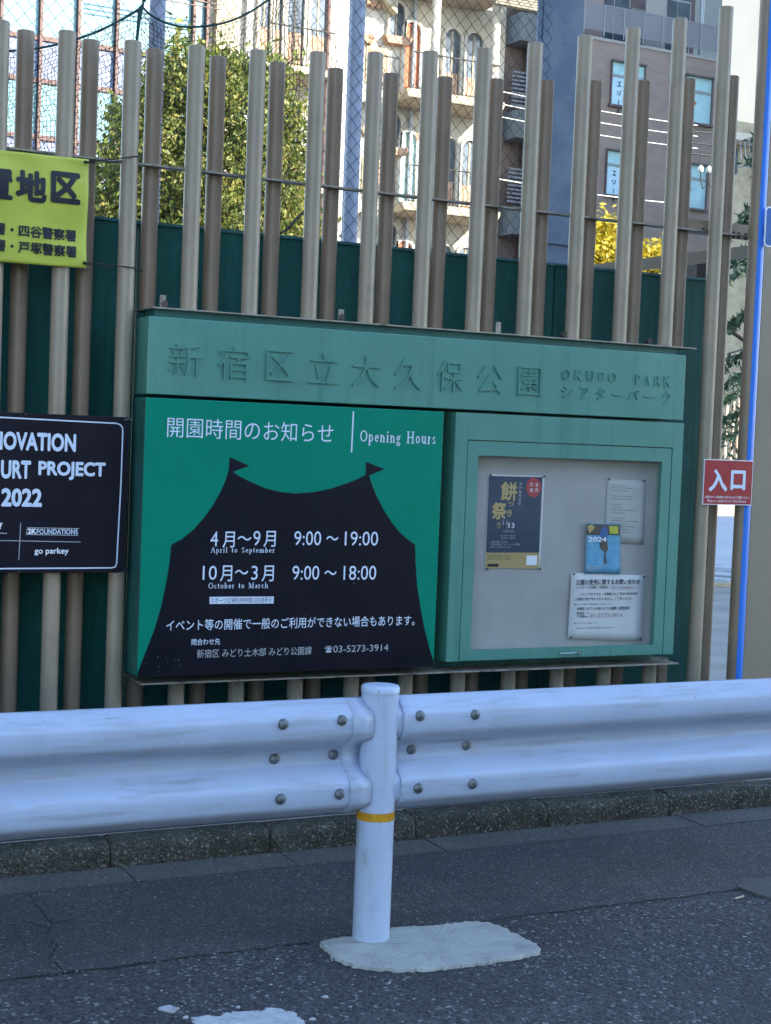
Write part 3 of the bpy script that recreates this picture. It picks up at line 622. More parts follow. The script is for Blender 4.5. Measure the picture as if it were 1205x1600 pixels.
T2('4', 329, 842, 341, 842, 23); T2('月', 348, 843, 367, 843, 25, weight=.006); T2('～', 371, 841, 393, 841, 7, weight=.012); T2('9', 396, 841, 407, 841, 23); T2('月', 412, 842, 431, 842, 25, weight=.006)
T2('9:00', 460, 841, 502, 841, 22); T2('～', 510, 841, 529, 841, 7, weight=.012); T2('19:00', 539, 841.5, 591, 841.5, 22)
serif('April to September', 329, 860.5, 429, 860.5, 11.5, Y2, M['pblue'], hp, .12)
T2('10', 317, 895, 339, 895, 22); T2('月', 344, 896, 363, 896, 25, weight=.006); T2('～', 367, 894, 388, 894, 7, weight=.012); T2('3', 393, 895, 403, 895, 22); T2('月', 409, 896, 428, 896, 25, weight=.006)
T2('9:00', 457, 895, 499, 895, 22); T2('～', 507, 895, 526, 895, 7, weight=.012); T2('18:00', 537, 895, 588, 895, 22)
serif('October to March', 326, 915, 419, 914.5, 9.5, Y2, M['pblue'], hp, .12)
MB().prism(poly_px([(327.5, 932.5), (427.5, 932), (427.3, 942.8), (327.3, 943.5)], YP), Y2, YP).build('hours_sticker', M['pblue'], hp)
txt('スポーツ広場利用時間は別途表示', 329, 938, 426, 937.5, 8.5, Y2-.0004, M['pdark'], hp, 0, res=1)
T2('イベント等の開催で一般のご利用ができない場合もあります。', 260, 976, 648, 970.5, 17, weight=.006, res=2)
T2('問合わせ先', 299.5, 1003, 344, 1002.5, 10, weight=.008, res=2)
T2('新宿区 みどり土木部 みどり公園課', 308, 1021, 487, 1017, 13, m='pgrey', res=2)
T2('☎', 508, 1014.5, 519, 1014.5, 10, m='pblue', weight=.01); T2('03-5273-3914', 521, 1014, 607, 1012, 10.5, m='pgrey')
# white chips of paint on the panel
for i, (x, y) in enumerate(((247, 1027), (260, 1028), (262, 1035), (273, 1032), (279, 1031), (281, 1040), (272, 1046), (250, 1049), (275, 1022), (281, 1020), (229, 1037), (248, 1042), (612, 838), (553, 911), (478, 962), (410, 995))):
    p = at(x, y, Y2); s_ = random.uniform(.0007, .0017)
    MB().prism([(p.x+s_*math.cos(q), p.z+s_*math.sin(q)) for q in (0, 1.1, 2.3, 3.4, 4.9)], Y2, YP).build('paint_chip', M['pgrey'], hp)
# notice cabinet
cx0, cx1, cz0, cz1 = rect_px((712.5, 643), (1068, 660), (1052.8, 1022), (697.3, 1034.6), YH)
dx0, dx1, dz0, dz1 = rect_px((732, 682), (1047.5, 707), (1037, 1023.5), (718.5, 1034), YH)
ix0, ix1, iz0, iz1 = rect_px((747, 711), (1034, 722), (1022.5, 1007), (736.5, 1017), YH)
dz0 = cz0 + .002
YBk = YH+.058; g = .0035
cab = MB()
cab.box(cx0, dx0-g, YH, YH+.135, cz0, cz1-.003); cab.box(dx1+g, cx1, YH, YH+.135, cz0, cz1-.003)
cab.box(dx0-g, dx1+g, YH, YH+.135, dz1+g, cz1-.003)
cab.build('cabinet_body', M['header'], ps, .0015)
MB().box(cx0+.001, cx1-.001, YBk, YH+.13, cz0+.004, cz1-.01).build('cabinet_back', M['backb'], ps)
MB().box(dx0-g, ix0-.01, YH+.03, YBk, cz0+.003, dz1+g).box(ix1+.012, dx1+g, YH+.03, YBk, cz0+.003, dz1+g).box(ix0-.01, ix1+.012, YH+.03, YBk, iz1+.01, dz1+g).box(ix0-.01, ix1+.012, YH+.03, YBk, cz0+.003, iz0-.008).build('cabinet_lining', M['backb'], ps)
dr = MB()
dr.box(dx0, ix0, YH+.0012, YH+.026, dz0, dz1); dr.box(ix1, dx1, YH+.0012, YH+.026, dz0, dz1)
dr.box(ix0, ix1, YH+.0012, YH+.026, iz1, dz1); dr.box(ix0, ix1, YH+.0012, YH+.026, dz0, iz0)
door = dr.build('cabinet_door', M['header'], ps)
MB().add([(ix0-.002, YH+.014, iz0-.002), (ix1+.002, YH+.014, iz0-.002), (ix1+.002, YH+.014, iz1+.002), (ix0-.002, YH+.014, iz1+.002)], [(0, 1, 2, 3)]).build('glass_pane', M['glass'], door, fix=False)
a = at(873, 1020.5, YH); b = at(898, 1020, YH)
MB().tube([(a.x, YH-.012, a.z), (b.x, YH-.012, a.z)], .0028, 8).tube([(a.x, YH+.004, a.z), (a.x, YH-.012, a.z)], .0025, 6).tube([(b.x, YH+.004, a.z), (b.x, YH-.012, a.z)], .0025, 6).build('handle', M['steel'], door)
k_ = at(905, 1019.5, YH); MB().tube([(k_.x, YH+.002, k_.z), (k_.x, YH-.006, k_.z)], .0085, 16).tube([(k_.x, YH-.006, k_.z), (k_.x, YH-.008, k_.z)], .004, 10).build('lock', M['steel'], door)

# ---- papers pinned inside the cabinet (things)
Yp = YBk-.0015
def sheet(name, pts, m, label, cat, curl=.0):
    P = [at(x, y, Yp) for x, y in pts]; root = empty(name, (sum(p.x for p in P)/4, Yp, min(p.z for p in P)), label, cat)
    V = []; F = []; n = 8
    for i in range(n+1):
        for j in range(n+1):
            u, v = i/n, j/n; tp = P[0].lerp(P[1], u); bt = P[3].lerp(P[2], u); q = tp.lerp(bt, v)
            V.append((q.x, Yp-.001-curl*(v**6)*abs(math.sin(u*3.1))-.0006*math.sin(u*5+v*3), q.z))
    for i in range(n):
        for j in range(n): a = i*(n+1)+j; F.append((a, a+1, a+n+2, a+n+1))
    o = MB().add(V, F, True).build('sheet', m, root, fix=False); o.modifiers.new('t', 'SOLIDIFY').thickness = .0006
    return root
def pin(x, y, root):
    p = at(x, y, Yp); MB().tube([(p.x, Yp-.002, p.z), (p.x, Yp-.010, p.z+.001)], [.004, .0028], 8).build('pin', M['dirt'], root)
def pr(pts, m, root, name, lift=.0028): return MB().prism(poly_px(pts, Yp-lift), Yp-lift, Yp-lift+.0004).build(name, M[m], root)
L1 = sheet('poster', [(764, 741), (851, 744), (844, 890), (757, 888)], M['paper'], 'dark blue festival poster with gold lettering and ochre foot at the cabinet\'s left', 'poster', 0)
pr([(764.5, 743.5), (848, 745.5), (842.5, 863.5), (759.5, 863.5)], 'navy', L1, 'poster_print'); pr([(759.5, 863.5), (842.5, 863.5), (841, 888), (758.5, 887.5)], 'goldb', L1, 'foot_print')
cc = [(834+11.5*math.cos(a), 761.5+15.5*math.sin(a)) for a in np.linspace(0, 6.28, 24, endpoint=False)]; pr(cc, 'red', L1, 'red_disc', .0032)
YQ = Yp-.0036
def TP(s, xl, yl, xr, yr, h, m, root, **k): return txt(s, xl, yl, xr, yr, h, YQ, M[m], root, **k)
TP('餅', 782.5, 767.5, 808.5, 768, 30, 'gold', L1, weight=.03); TP('祭', 768.5, 798, 792, 798.5, 27, 'gold', L1, weight=.03)
TP('つ', 794, 787.5, 803, 788, 6, 'gold', L1, weight=.02); TP('き', 792.5, 801.5, 800, 801.5, 11, 'gold', L1, weight=.02); TP('り', 777, 821, 782, 821, 10, 'gold', L1, weight=.02)
for i, c in enumerate('神戸歌舞伎町'): TP(c, 811.5-.35*i, 756+6.2*i, 816-.35*i, 756+6.2*i, 5, 'pgrey', L1, res=1)
for i, c in enumerate('完全'): TP(c, (828, 836.5)[i], 757, (833, 841.5)[i], 757.5, 6.5, 'white', L1, res=1)
for i, c in enumerate('無料'): TP(c, (828, 836.5)[i], 765.5, (833, 841.5)[i], 766, 6.5, 'white', L1, res=1)
TP('11', 786, 817, 793, 817, 7, 'pgrey', L1); TP('/', 793, 820, 796, 820, 9, 'pgrey', L1); TP('13', 795, 821, 804, 821, 8, 'white', L1, weight=.01)
TP('12月13日', 787, 830, 803, 830, 3.5, 'pgrey', L1, res=1); TP('10:00～14:00', 783, 837, 805, 837, 3, 'pgrey', L1, res=1); TP('15:00～18:00', 783, 840.8, 805, 840.8, 3, 'pgrey', L1, res=1)
for i, s in enumerate(('公園で餅つき大会', '大久保公園シアターパークで開催', '雨天のときは翌日に行います')): TP(s, 767-.2*i, 846.5+4*i, (793, 812, 798)[i], 846.8+4*i, 3.2, 'pgrey', L1, res=1)
for i, s in enumerate(('大久保公園餅つき祭り', '新宿区みどり土木部みどり公園課')): TP(s, 763, 869+4.2*i, 798, 869+4.2*i, 2.6, 'pdark', L1, res=1)
pr([(762, 881), (779, 881), (778.7, 885.5), (761.7, 885.5)], 'pblack', L1, 'foot_label', .0032); pr([(823, 868), (839.5, 868), (838.8, 883), (822.3, 883)], 'white', L1, 'blank_square', .0032)
for p in ((766, 742), (850, 744.5), (761, 889), (843, 889)): pin(*p, L1)
L3 = sheet('paper_notice', [(949, 747), (1010, 752), (1006, 851), (944, 848)], M['paperf'], 'faded typed letter pinned at the upper right of the cabinet', 'notice')
r = random.Random(3)
for i in range(20):
    y = 757+4.3*i
    if i in (3, 6, 11): continue
    e = r.uniform(.35, .95); pr([(956-.2*i, y), (956-.2*i+46*e, y+1.6), (956-.2*i+46*e, y+2.3), (956-.2*i, y+.7)], 'faded', L3, 'text_line')
pin(951, 748.5, L3); pin(1006, 751.5, L3)
Yp -= .006
L4 = sheet('paper_notice', [(893, 895), (1009, 899), (1003, 1001), (887, 998)], M['paper'], 'white laminated notice headed with bold black line, pinned at the cabinet\'s lower right', 'notice')
YQ = Yp-.0024
TP('公園の使用に関するお問い合わせ', 900.5, 907.5, 1000, 911, 9, 'pdark', L4, weight=.02, res=2)
pr([(900, 913.5), (1000, 916.5), (1000, 917.1), (900, 914.1)], 'pgrey', L4, 'text_line')
TP('＊スポーツ広場のご利用は、', 901, 917, 952, 918.5, 4.6, 'pdark', L4, weight=.01, res=1); TP('事前に公園管理事務所への', 955, 918.5, 996, 919.5, 4.4, 'pink', L4, res=1)
TP('となっております。お電話でのご予約や空き状況', 907, 927, 996, 929, 4.6, 'pdark', L4, weight=.01, res=1)
TP('の確認は受け付けておりません。ご了承ください', 899, 935, 988, 936.5, 4.6, 'pdark', L4, weight=.01, res=1)
TP('●スポーツ広場・多目的広場のご利用について', 898, 943.5, 955, 944.5, 3, 'pdark', L4, res=1)
TP('新宿区 みどり土木部 みどり公園課 公園管理係', 902, 949.5, 984, 951.5, 5, 'pdark', L4, weight=.01, res=1)
TP('TEL：', 900.5, 960.5, 919, 960.8, 8, 'pdark', L4, weight=.02); TP('03-5273-3914', 922, 961, 973, 961.5, 6.5, 'pink', L4, weight=.01)
TP('●イベントでのご利用について', 897.5, 973.5, 935, 974, 2.6, 'pdark', L4, res=1); TP('新宿区みどり公園課 公園使用 03-5273-3914', 901, 980.5, 958, 981.5, 2.4, 'pdark', L4, res=1)
pin(896, 897, L4); pin(1006, 901, L4); pin(891, 996, L4); pin(1000, 999, L4)
Yp -= .006; YQ = Yp-.0040
L2 = sheet('poster', [(917, 817), (969, 819), (969.5, 896.5), (914, 896)], M['sky1'], 'small blue sports poster reading 2024 overlapping the two white papers', 'poster', 0)
pr([(917, 818), (969, 820), (969, 836), (916.5, 836)], 'bronze', L2, 'top_print'); pr([(940, 826), (946, 822), (950, 828), (949, 842), (936, 846), (938, 832)], 'sky2', L2, 'figure_shirt', .0032)
pr([(937, 845), (949, 844), (950, 860), (947, 863), (947, 872), (949, 880), (944, 880), (945, 862), (938, 856)], 'bronze', L2, 'figure_legs', .0032); pr([(952, 822), (966, 822.5), (966, 834), (953, 834)], 'yel', L2, 'yellow_block', .0032); pr([(918, 822), (926, 819), (930, 825), (921, 833)], 'gold', L2, 'corner_block', .0032)
TP('2024', 919, 842.5, 948, 843, 8, 'white', L2, weight=.03)
for i in range(3): pr([(918, 884+3*i), (946-6*i, 884.4+3*i), (946-6*i, 885.3+3*i), (918, 885+3*i)], 'pgrey', L2, 'text_line', .0032)

# ================================================================== BANNER, BOARD, RED SIGN
YN = YF-PRD-.012
bn = empty('banner', (at(60, 330, YN).x, YN, at(60, 330, YN).z), 'yellow green cloth banner with bold black characters tied to the pipes', 'banner')
bx1 = (at(138.5, 248, YN).x+at(136, 416, YN).x)/2; bz1 = at(70, 240.5, YN).z; bz0 = at(70, 413.5, YN).z
nx, nz = 90, 40; bxl = bx1-1.5
V = []; F = []
def fold(x, z):
    u = (x-bxl)/(bx1-bxl); v = (z-bz0)/(bz1-bz0)
    return .004*math.sin(19*u+3*v)*math.sin(math.pi*v) + .0035*math.exp(-((1-u)*9)**2)*math.sin(7*v) + .0025*math.sin(34*u*(1+.4*v)+8*v)*(v-.5)**2*3 + .003*math.sin(11*v+4*u)
for i in range(nx+1):
    for j in range(nz+1):
        x = bxl+(bx1-bxl)*i/nx; z = bz0+(bz1-bz0)*j/nz; sag = -.004*math.sin(math.pi*((bx1-x)/.75) % math.pi)
        V.append((x, YN+fold(x, z), z+sag))
for i in range(nx):
    for j in range(nz): a = i*(nz+1)+j; F.append((a, a+nz+1, a+nz+2, a+1))
o = MB().add(V, F, True).build('cloth', M['banner'], bn, fix=False); o.modifiers.new('t', 'SOLIDIFY').thickness = .0008
def on_cloth(o, lift=.0035):
    for v in o.data.vertices:
        w_ = v.co; w_.y = YN + fold(w_.x, w_.z) - lift + .0008
def TB(s, xl, yl, xr, yr, h, wt):
    o = txt(s, xl, yl, xr, yr, h, YN, M['pblack'], bn, wt, res=3)
    m2 = o.data; bm = bmesh.new(); bm.from_mesh(m2); bmesh.ops.subdivide_edges(bm, edges=[e for e in bm.edges if e.calc_length() > .03], cuts=2); bm.to_mesh(m2); bm.free()
    w0 = o.matrix_basis
    par = bn.location
    for v in m2.vertices: v.co.y = YN + fold(v.co.x, v.co.z) - .0030
    return o
TB('置', -30, 285.5, 20, 288, 48, .045); TB('地', 24, 290, 73, 292.5, 50, .045); TB('区', 79, 292.5, 126, 294.5, 50, .045)
TB('署・四谷警察署', -10, 359, 120, 366, 19, .03); TB('署・戸塚警察署', -10, 385, 120, 391.5, 19, .03)
for x, y in ((133, 253.5), (131.5, 411)):
    p = at(x, y, YN); MB().tube([(p.x, YN-.002, p.z), (p.x, YN-.008, p.z)], .0055, 14).build('eyelet', M['rope'], bn)
def rope(pts, r_, parent, name='cord', m='rope'): return MB().tube(pts, r_, 6).build(name, M[m], parent)
q = [at(x, y, Y) for x, y, Y in ((133, 253, YN-.008), (150, 251, YN-.012), (175, 249, YF-.036), (192, 247, YF-.036), (212, 244, YF-.034), (222, 246, YF+.01))]; rope(q, .0022, bn)
q = [at(x, y, Y) for x, y, Y in ((133, 254, YN-.008), (152, 255, YN-.010), (172, 253, YF-.034), (188, 252, YF-.02), (192, 253, YF+.01))]; rope(q, .0018, bn)
q = [at(x, y, Y) for x, y, Y in ((131, 411, YN-.008), (150, 411, YN-.012), (178, 415, YF-.034), (208, 418, YF-.034), (222, 423, YF+.02))]; rope(q, .0022, bn)
q = [at(x, y, Y) for x, y, Y in ((131, 412, YN-.008), (152, 415, YN-.010), (172, 419, YF-.034), (180, 415, YF-.034))]; rope(q, .0018, bn)

YK = YF-PRD-.022
bd = empty('sign_board', (at(90, 770, YK).x, YK, at(90, 890, YK).z), 'black board with white court project lettering and thin white border', 'sign board')
kx0, kx1, kz0, kz1 = rect_px((20, 642.5), (204, 654), (193.5, 893.5), (10, 896), YK)
kx0 = kx1-1.25
MB().box(kx0, kx1, YK, YK+.004, kz0, kz1).build('board_panel', M['board'], bd, .001)
def line(pts, wpx, Y, m, parent, name='border_line'):
    P = [Vector(at(x, y, Y)) for x, y in pts]; wd = wpx*Y/FPX*.55; V = []; F = []
    for i, p in enumerate(P):
        t = (P[min(i+1, len(P)-1)]-P[max(i-1, 0)]).normalized(); n_ = Vector((-t.z, 0, t.x)); V += [(p+n_*wd), (p-n_*wd)]
        if i: F.append((2*i-2, 2*i-1, 2*i+1, 2*i))
    return MB().add(V, F).build(name, M[m], parent, fix=False)
YL = YK-.0008
line([(-60, 649), (0, 652), (182, 661.5), (188, 663.5), (191.5, 668), (192, 674), (189, 760), (184, 850), (182.5, 880), (180.5, 885.5), (175, 887.3), (0, 888.5), (-60, 889)], 2.0, YL, 'pblue', bd)
txt('NOVATION', -14, 687.5, 119, 692.5, 29, YL, M['pblue'], bd, .04); 
txt('URT', 1.5, 733, 48.5, 734.5, 29, YL, M['pblue'], bd, .04); txt('PROJECT', 60, 734, 165, 737.5, 29, YL, M['pblue'], bd, .04)
txt('2022', 2, 777, 66, 778, 29, YL, M['pblue'], bd, .04)
line([(32.5, 817), (29.5, 875)], 1, YL, 'pgrey', bd, 'divider_line'); line([(-40, 843.5), (0, 844.5), (126, 847)], 1, YL, 'pgrey', bd, 'divider_line')
line([(41, 835), (43, 824.5), (124, 826), (122, 836.5), (41, 835)], 1, YL, 'pgrey', bd, 'logo_outline')
txt('2K', 43, 829.8, 57, 830, 8.5, YL, M['white'], bd, .05); txt('FOUNDATIONS', 57.5, 830, 121.5, 831.3, 8, YL, M['pblue'], bd, .02)
txt('go parkey', 54, 861.5, 107.5, 862.5, 12, YL, M['white'], bd, .02); txt('f', -3, 822, 4, 822, 10, YL, M['white'], bd, .03); line([(-30, 832), (11, 833.5)], 1.2, YL, 'pgrey', bd, 'divider_line')
for x, y in ((40, 647), (196, 656), (30, 893)):
    p = at(x, y, YK); MB().tube([(p.x, YK, p.z), (p.x, YK-.004, p.z)], .004, 10).build('fixing', M['dirt'], bd)
for pts in ([(196, 656), (202, 654.5), (207, 657)], [(177, 899), (188, 896.5), (194, 892), (195, 889)]):
    MB().tube([at(x, y, YK-.004) for x, y in pts], .0013, 6).build('cable_tie', M['alu'], bd)

YR = YF-PRD-.014
rs = empty('entrance_sign', (at(1137, 754, YR).x, YR, at(1137, 790, YR).z), 'small red square entrance sign with white characters fixed to the right hand posts', 'sign')
sx0, sx1, sz0, sz1 = rect_px((1101, 717), (1178, 720), (1173.5, 790.5), (1097.5, 787.5), YR)
MB().box(sx0, sx1, YR, YR+.003, sz0, sz1).build('sign_plate', M['white'], rs)
MB().box(sx0+.0035, sx1-.0035, YR-.0008, YR+.001, sz0+.0035, sz1-.0035).build('red_face', M['signred'], rs)
YS = YR-.0016
txt('入', 1108, 750, 1137, 751, 35, YS, M['pblue'], rs, .035); txt('口', 1142, 750, 1165, 751, 31, YS, M['pblue'], rs, .035)
txt('会場外からの飲食物の持ち込みはご遠慮ください', 1101.5, 776, 1171, 778, 4.2, YS, M['white'], rs, .01, res=1); txt('Please no outside food or drink allowed.', 1105.5, 782, 1166, 783.5, 4.5, YS, M['white'], rs, .01, res=1)

# tan pillar beyond the end post
p = at(1161, 1050, 6.3); p2 = at(1204, 1050, 6.3)
pl = empty('gate_pillar', (p.x, 6.3, .088), 'plain brown grey gate pillar at the right edge behind the blue striped post', 'pillar')
MB().box(p.x, p2.x+.01, 6.3, 6.33, .09, 4.5).build('shaft', M['pillar'], pl, .004); MB().box(p.x-.004, p2.x+.02, 6.29, 6.34, .0885, .12).build('foot', M['plate'], pl)
# blue road sign at the right edge
YZ = YF-.05
a = at(1197, 322, YZ); b = at(1197, 385, YZ)
def rrect(x0, x1, z0, z1, rd, n=6):
    P = []
    for cx_, cz_, s in ((x1-rd, z1-rd, 0), (x0+rd, z1-rd, 90), (x0+rd, z0+rd, 180), (x1-rd, z0+rd, 270)):
        for k in range(n+1): an = R(s+90*k/n); P.append((cx_+rd*math.cos(an), cz_+rd*math.sin(an)))
    return P
bs = empty('blue_sign', (a.x+.1, YZ, b.z), 'blue road sign with white rim cut off by the right edge', 'sign')
MB().prism(rrect(a.x, a.x+.30, b.z, a.z, .02), YZ, YZ+.003).build('sign_plate', M['white'], bs)
MB().prism(rrect(a.x+.006, a.x+.294, b.z+.006, a.z-.006, .016), YZ-.001, YZ+.001).build('blue_face', M['signblue'], bs)
MB().box(a.x+.02, a.x+.05, YZ+.003, YF-.03, b.z+.05, b.z+.08).build('clamp', M['dirt'], bs)

# ================================================================== CHAIN LINK FENCE, COLUMN, NET, ROPES
YLK = 6.6
cl = empty('chain_link_fence', (2.4, YLK, .09), 'tall chain link fence with pale blue round posts behind the green wall', 'fence')
lx0 = at(-30, 200, YLK).x-.2; lx1 = at(845, 200, YLK).x; lz0 = 2.1; lz1 = 4.15
def zigzag(x0, x1, z0, z1, dw, dh, rad, y, amp=0, seed=0):
    n = int((x1-x0)/dw)+1; k = int((z1-z0)/(dh/2)); V = []; F = []; rr_ = random.Random(seed)
    for i in range(n):
        xa = x0+i*dw; base = len(V)
        for j in range(k+1):
            x = xa + (dw/2 if (j % 2) else 0)*(1 if i % 2 == 0 else 1) ; yy = y + (.003 if j % 2 else -.003)
            px = x + rr_.uniform(-amp, amp)
            z = z0+j*dh/2
            V += [(px-rad, yy, z), (px+rad*.5, yy-rad*.87, z), (px+rad*.5, yy+rad*.87, z)]
        for j in range(k):
            for q in range(3): a = base+j*3+q; b = base+j*3+(q+1) % 3; F.append((a, b, b+3, a+3))
        # mirrored partner
        base = len(V)
        for j in range(k+1):
            x = xa + (0 if (j % 2) else dw/2)-dw/2+.0; x = xa + dw - (dw/2 if (j % 2) else dw) if False else xa + (-dw/2 if (j % 2) else 0)
            px = x + rr_.uniform(-amp, amp); z = z0+j*dh/2; yy = y+.001
            V += [(px-rad, yy, z), (px+rad*.5, yy-rad*.87, z), (px+rad*.5, yy+rad*.87, z)]
        for j in range(k):
            for q in range(3): a = base+j*3+q; b = base+j*3+(q+1) % 3; F.append((a, b, b+3, a+3))
    return V, F
o = MB().add(*zigzag(lx0, lx1, lz0, lz1, .066, .072, .0018, YLK-.045, .0015, 2), True).build('wire_mesh', M['wire'], cl, fix=False); o['kind'] = 'stuff'
for x, y in ((245, 60), (549, 300)):
    xp = at(x, y, YLK).x; MB().cyl(xp, YLK, .09, 4.6, .036, 24).build('post', M['lilac'], cl)
for x, y in ((541, 200),):
    xp = at(x, y, YLK-.05).x; MB().cyl(xp-.0, YLK-.045, lz0, 4.3, .003, 6).build('tension_wire', M['lilac'], cl)
YCx = 6.8
xa = at(838, 100, YCx).x; xb = at(908, 100, YCx).x
sc_ = empty('steel_column', ((xa+xb)/2, YCx, .09), 'thick dark blue steel column with pale stains behind the fence', 'column')
MB().box(xa, xb, YCx, YCx+.012, .09, 5.2).box(xa+.07, xb-.006, YCx+.10, YCx+.112, .09, 5.2).box((xa+xb)/2-.005, (xa+xb)/2+.005, YCx+.012, YCx+.10, .09, 5.2).build('h_section', M['bluecol'], sc_)
MB().box(xa+.03, xa+.05, YCx-.006, YCx, .09, 5.1).build('cover_strip', M['bluecol'], sc_)
zc = at(860, 375, YCx).z; MB().box(xa-.01, xb+.01, YCx-.012, YCx+.0, zc-.02, zc).build('splice_plate', M['bluecol'], sc_)
# ropes and sagging net
YNn = 6.5
rp = empty('net_rope', (at(222, 20, YNn).x, YNn, at(222, 20, YNn).z), 'dark green rope looped and knotted along the top of the sagging net', 'rope')
Lp = [(-60, 60), (0, 78), (20, 79), (55, 76), (100, 67), (140, 54), (180, 36), (212, 18), (222, 10)]; Rp = [(222, 10), (234, 22), (255, 34), (280, 41), (305, 42), (345, 37), (385, 22), (425, -5), (450, -30)]
def smooth(P, n=6):
    out = []
    for i in range(len(P)-1):
        p0, p1, p2, p3 = (np.array(P[max(0, min(len(P)-1, i+k))], float) for k in (-1, 0, 1, 2))
        for j in range(n):
            t = j/n; out.append(tuple(.5*((2*p1)+(-p0+p2)*t+(2*p0-5*p1+4*p2-p3)*t*t+(-p0+3*p1-3*p2+p3)*t**3)))
    out.append(P[-1]); return out
for P in (Lp, Rp): MB().tube([at(x, y, YNn) for x, y in smooth(P)], .0052, 7).build('strand', M['ropeg'], rp)
MB().tube([at(x, y, YNn-.01) for x, y in ((226, -20), (224, 6), (220, 14), (217, 35), (213, 75))], [.004, .006, .012, .008, .006], 7).build('knot', M['ropeg'], rp)
MB().tube([at(x, y, YNn-.01) for x, y in smooth([(232, -20), (225, 4), (218, -20)])], .004, 6).build('loop', M['ropeg'], rp)
# net cloth grid hanging from the rope
nv = MB(); rr_ = random.Random(5); top = smooth(Lp[:-1]+Rp, 8)
xsn = np.linspace(-40, 470, 88)
topy = np.interp(xsn, [p[0] for p in top], [p[1] for p in top])
grid = []
for i, x in enumerate(xsn):
    colp = []
    for j in range(60):
        y = topy[i]+j*7.5; y += 5*math.sin(x*.03+j*.2); xx_ = x + 4*math.sin(j*.31+x*.02)+2*math.sin(j*.9) + rr_.uniform(-.8, .8)
        if y > 440: break
        colp.append(at(xx_, y, YNn+.02+.02*math.sin(x*.05+j*.1)))
    grid.append(colp)
rad = .0013
def thin(a, b):
    d_ = (b-a).normalized(); e = d_.cross(Vector((0, 1, 0))); 
    if e.length < 1e-5: return
    e.normalize(); g_ = Vector((0, 1, 0))
    P = [a-e*rad, a+e*rad*.5-g_*rad, a+e*rad*.5+g_*rad, b-e*rad, b+e*rad*.5-g_*rad, b+e*rad*.5+g_*rad]
    nv.add(P, [(0, 1, 4, 3), (1, 2, 5, 4), (2, 0, 3, 5)])
for i in range(len(grid)):
    for j in range(len(grid[i])):
        if j+1 < len(grid[i]): thin(grid[i][j], grid[i][j+1])
        if i+1 < len(grid) and j < len(grid[i+1]): thin(grid[i][j], grid[i+1][j])
o = nv.build('sagging_net', M['net'], fix=False); tag(o, 'fine black net hanging in folds behind the pipes at the left', 'net', kind='stuff')
MB_ = MB().tube([at(x, y, 6.3) for x, y in smooth([(436, 366), (450, 356), (465, 340), (478, 328)])], .005, 6).build('hanging_cable', M['black_cable']); tag(MB_, 'short black cable curving up across the tree between two pipes', 'cable')

# ================================================================== TREES
def leaves(name, blobs, n, size, m, parent, seed=0, flat=0):
    r_ = np.random.default_rng(seed); tot = sum(b[3]*b[4]*b[5] for b in blobs); C = []; 
    for (cx_, cy_, cz_, rx, ry, rz) in blobs:
        k = int(n*rx*ry*rz/tot); d_ = r_.normal(size=(k, 3)); d_ /= np.linalg.norm(d_, axis=1)[:, None]
        rad_ = (.62+.38*r_.random(k)**.6)*(1+.13*np.sin(d_[:, 0]*7+d_[:, 2]*5)+.10*np.sin(d_[:, 2]*13+d_[:, 1]*9))
        C.append(np.c_[cx_+d_[:, 0]*rad_*rx, cy_+d_[:, 1]*rad_*ry, cz_+d_[:, 2]*rad_*rz])
    C = np.concatenate(C); k = len(C)
    cen = C[r_.integers(0, k, max(8, k//70))]; pick = r_.integers(0, len(cen), k); m_ = r_.random(k) < .45
    C[m_] = cen[pick[m_]] + r_.normal(0, size*2.1, (m_.sum(), 3))
    C += r_.normal(0, size*.6, C.shape)
    a = r_.normal(size=(k, 3)); a[:, 2] *= (1-flat); a /= np.linalg.norm(a, axis=1)[:, None]
    b = np.cross(a, r_.normal(size=(k, 3))); b /= np.linalg.norm(b, axis=1)[:, None]
    s_ = size*(.6+.8*r_.random(k))[:, None]
    V = np.stack([C-a*s_, C+b*s_*.45, C+a*s_, C-b*s_*.45], 1).reshape(-1, 3)
    me = bpy.data.meshes.new(name); me.vertices.add(4*k); me.vertices.foreach_set('co', V.ravel())
    me.loops.add(4*k); me.loops.foreach_set('vertex_index', np.arange(4*k, dtype=np.int32)); me.polygons.add(k)
    me.polygons.foreach_set('loop_start', np.arange(0, 4*k, 4, dtype=np.int32)); me.polygons.foreach_set('loop_total', np.full(k, 4, dtype=np.int32))
    me.update(); at_ = me.attributes.new('leaf', 'FLOAT', 'POINT'); at_.data.foreach_set('value', np.repeat(np.clip(r_.random(k)*.7 + r_.random(len(cen))[pick]*.3, 0, 1), 4).astype(np.float32))
    return link(name, me, m, parent)
def tree(x, y, Y, h, blobs, n, size, m, label, cat='tree', seed=0, name='tree', tr=.07):
    base = at(x, y, Y); base.z = .09; t = empty(name, base, label, cat)
    tm = MB().tube([(base.x, Y, .05), (base.x+.05, Y, h*.35), (base.x-.03, Y, h*.7), (base.x, Y, h)], [tr, tr*.8, tr*.5, .015], 8)
    for i in range(9):
        a = i*2.4; z = h*(.35+.06*i); tm.tube([(base.x, Y, z), (base.x+.35*math.cos(a)*h/5, Y+.35*math.sin(a)*h/5, z+.25), (base.x+.75*math.cos(a)*h/5, Y+.75*math.sin(a)*h/5, z+.6)], [tr*.4, tr*.25, .008], 6)
    tm.build('trunk', M['bark'], t); leaves('crown', blobs, n, size, M[m], t, seed); return t
def blob(x, y, Y, rpx, rzpx, ry=None):
    p = at(x, y, Y); k = Y/FPX/.85; return (p.x, p.y, p.z, rpx*k, ry or rpx*k, rzpx*k)
YT_ = 14.5
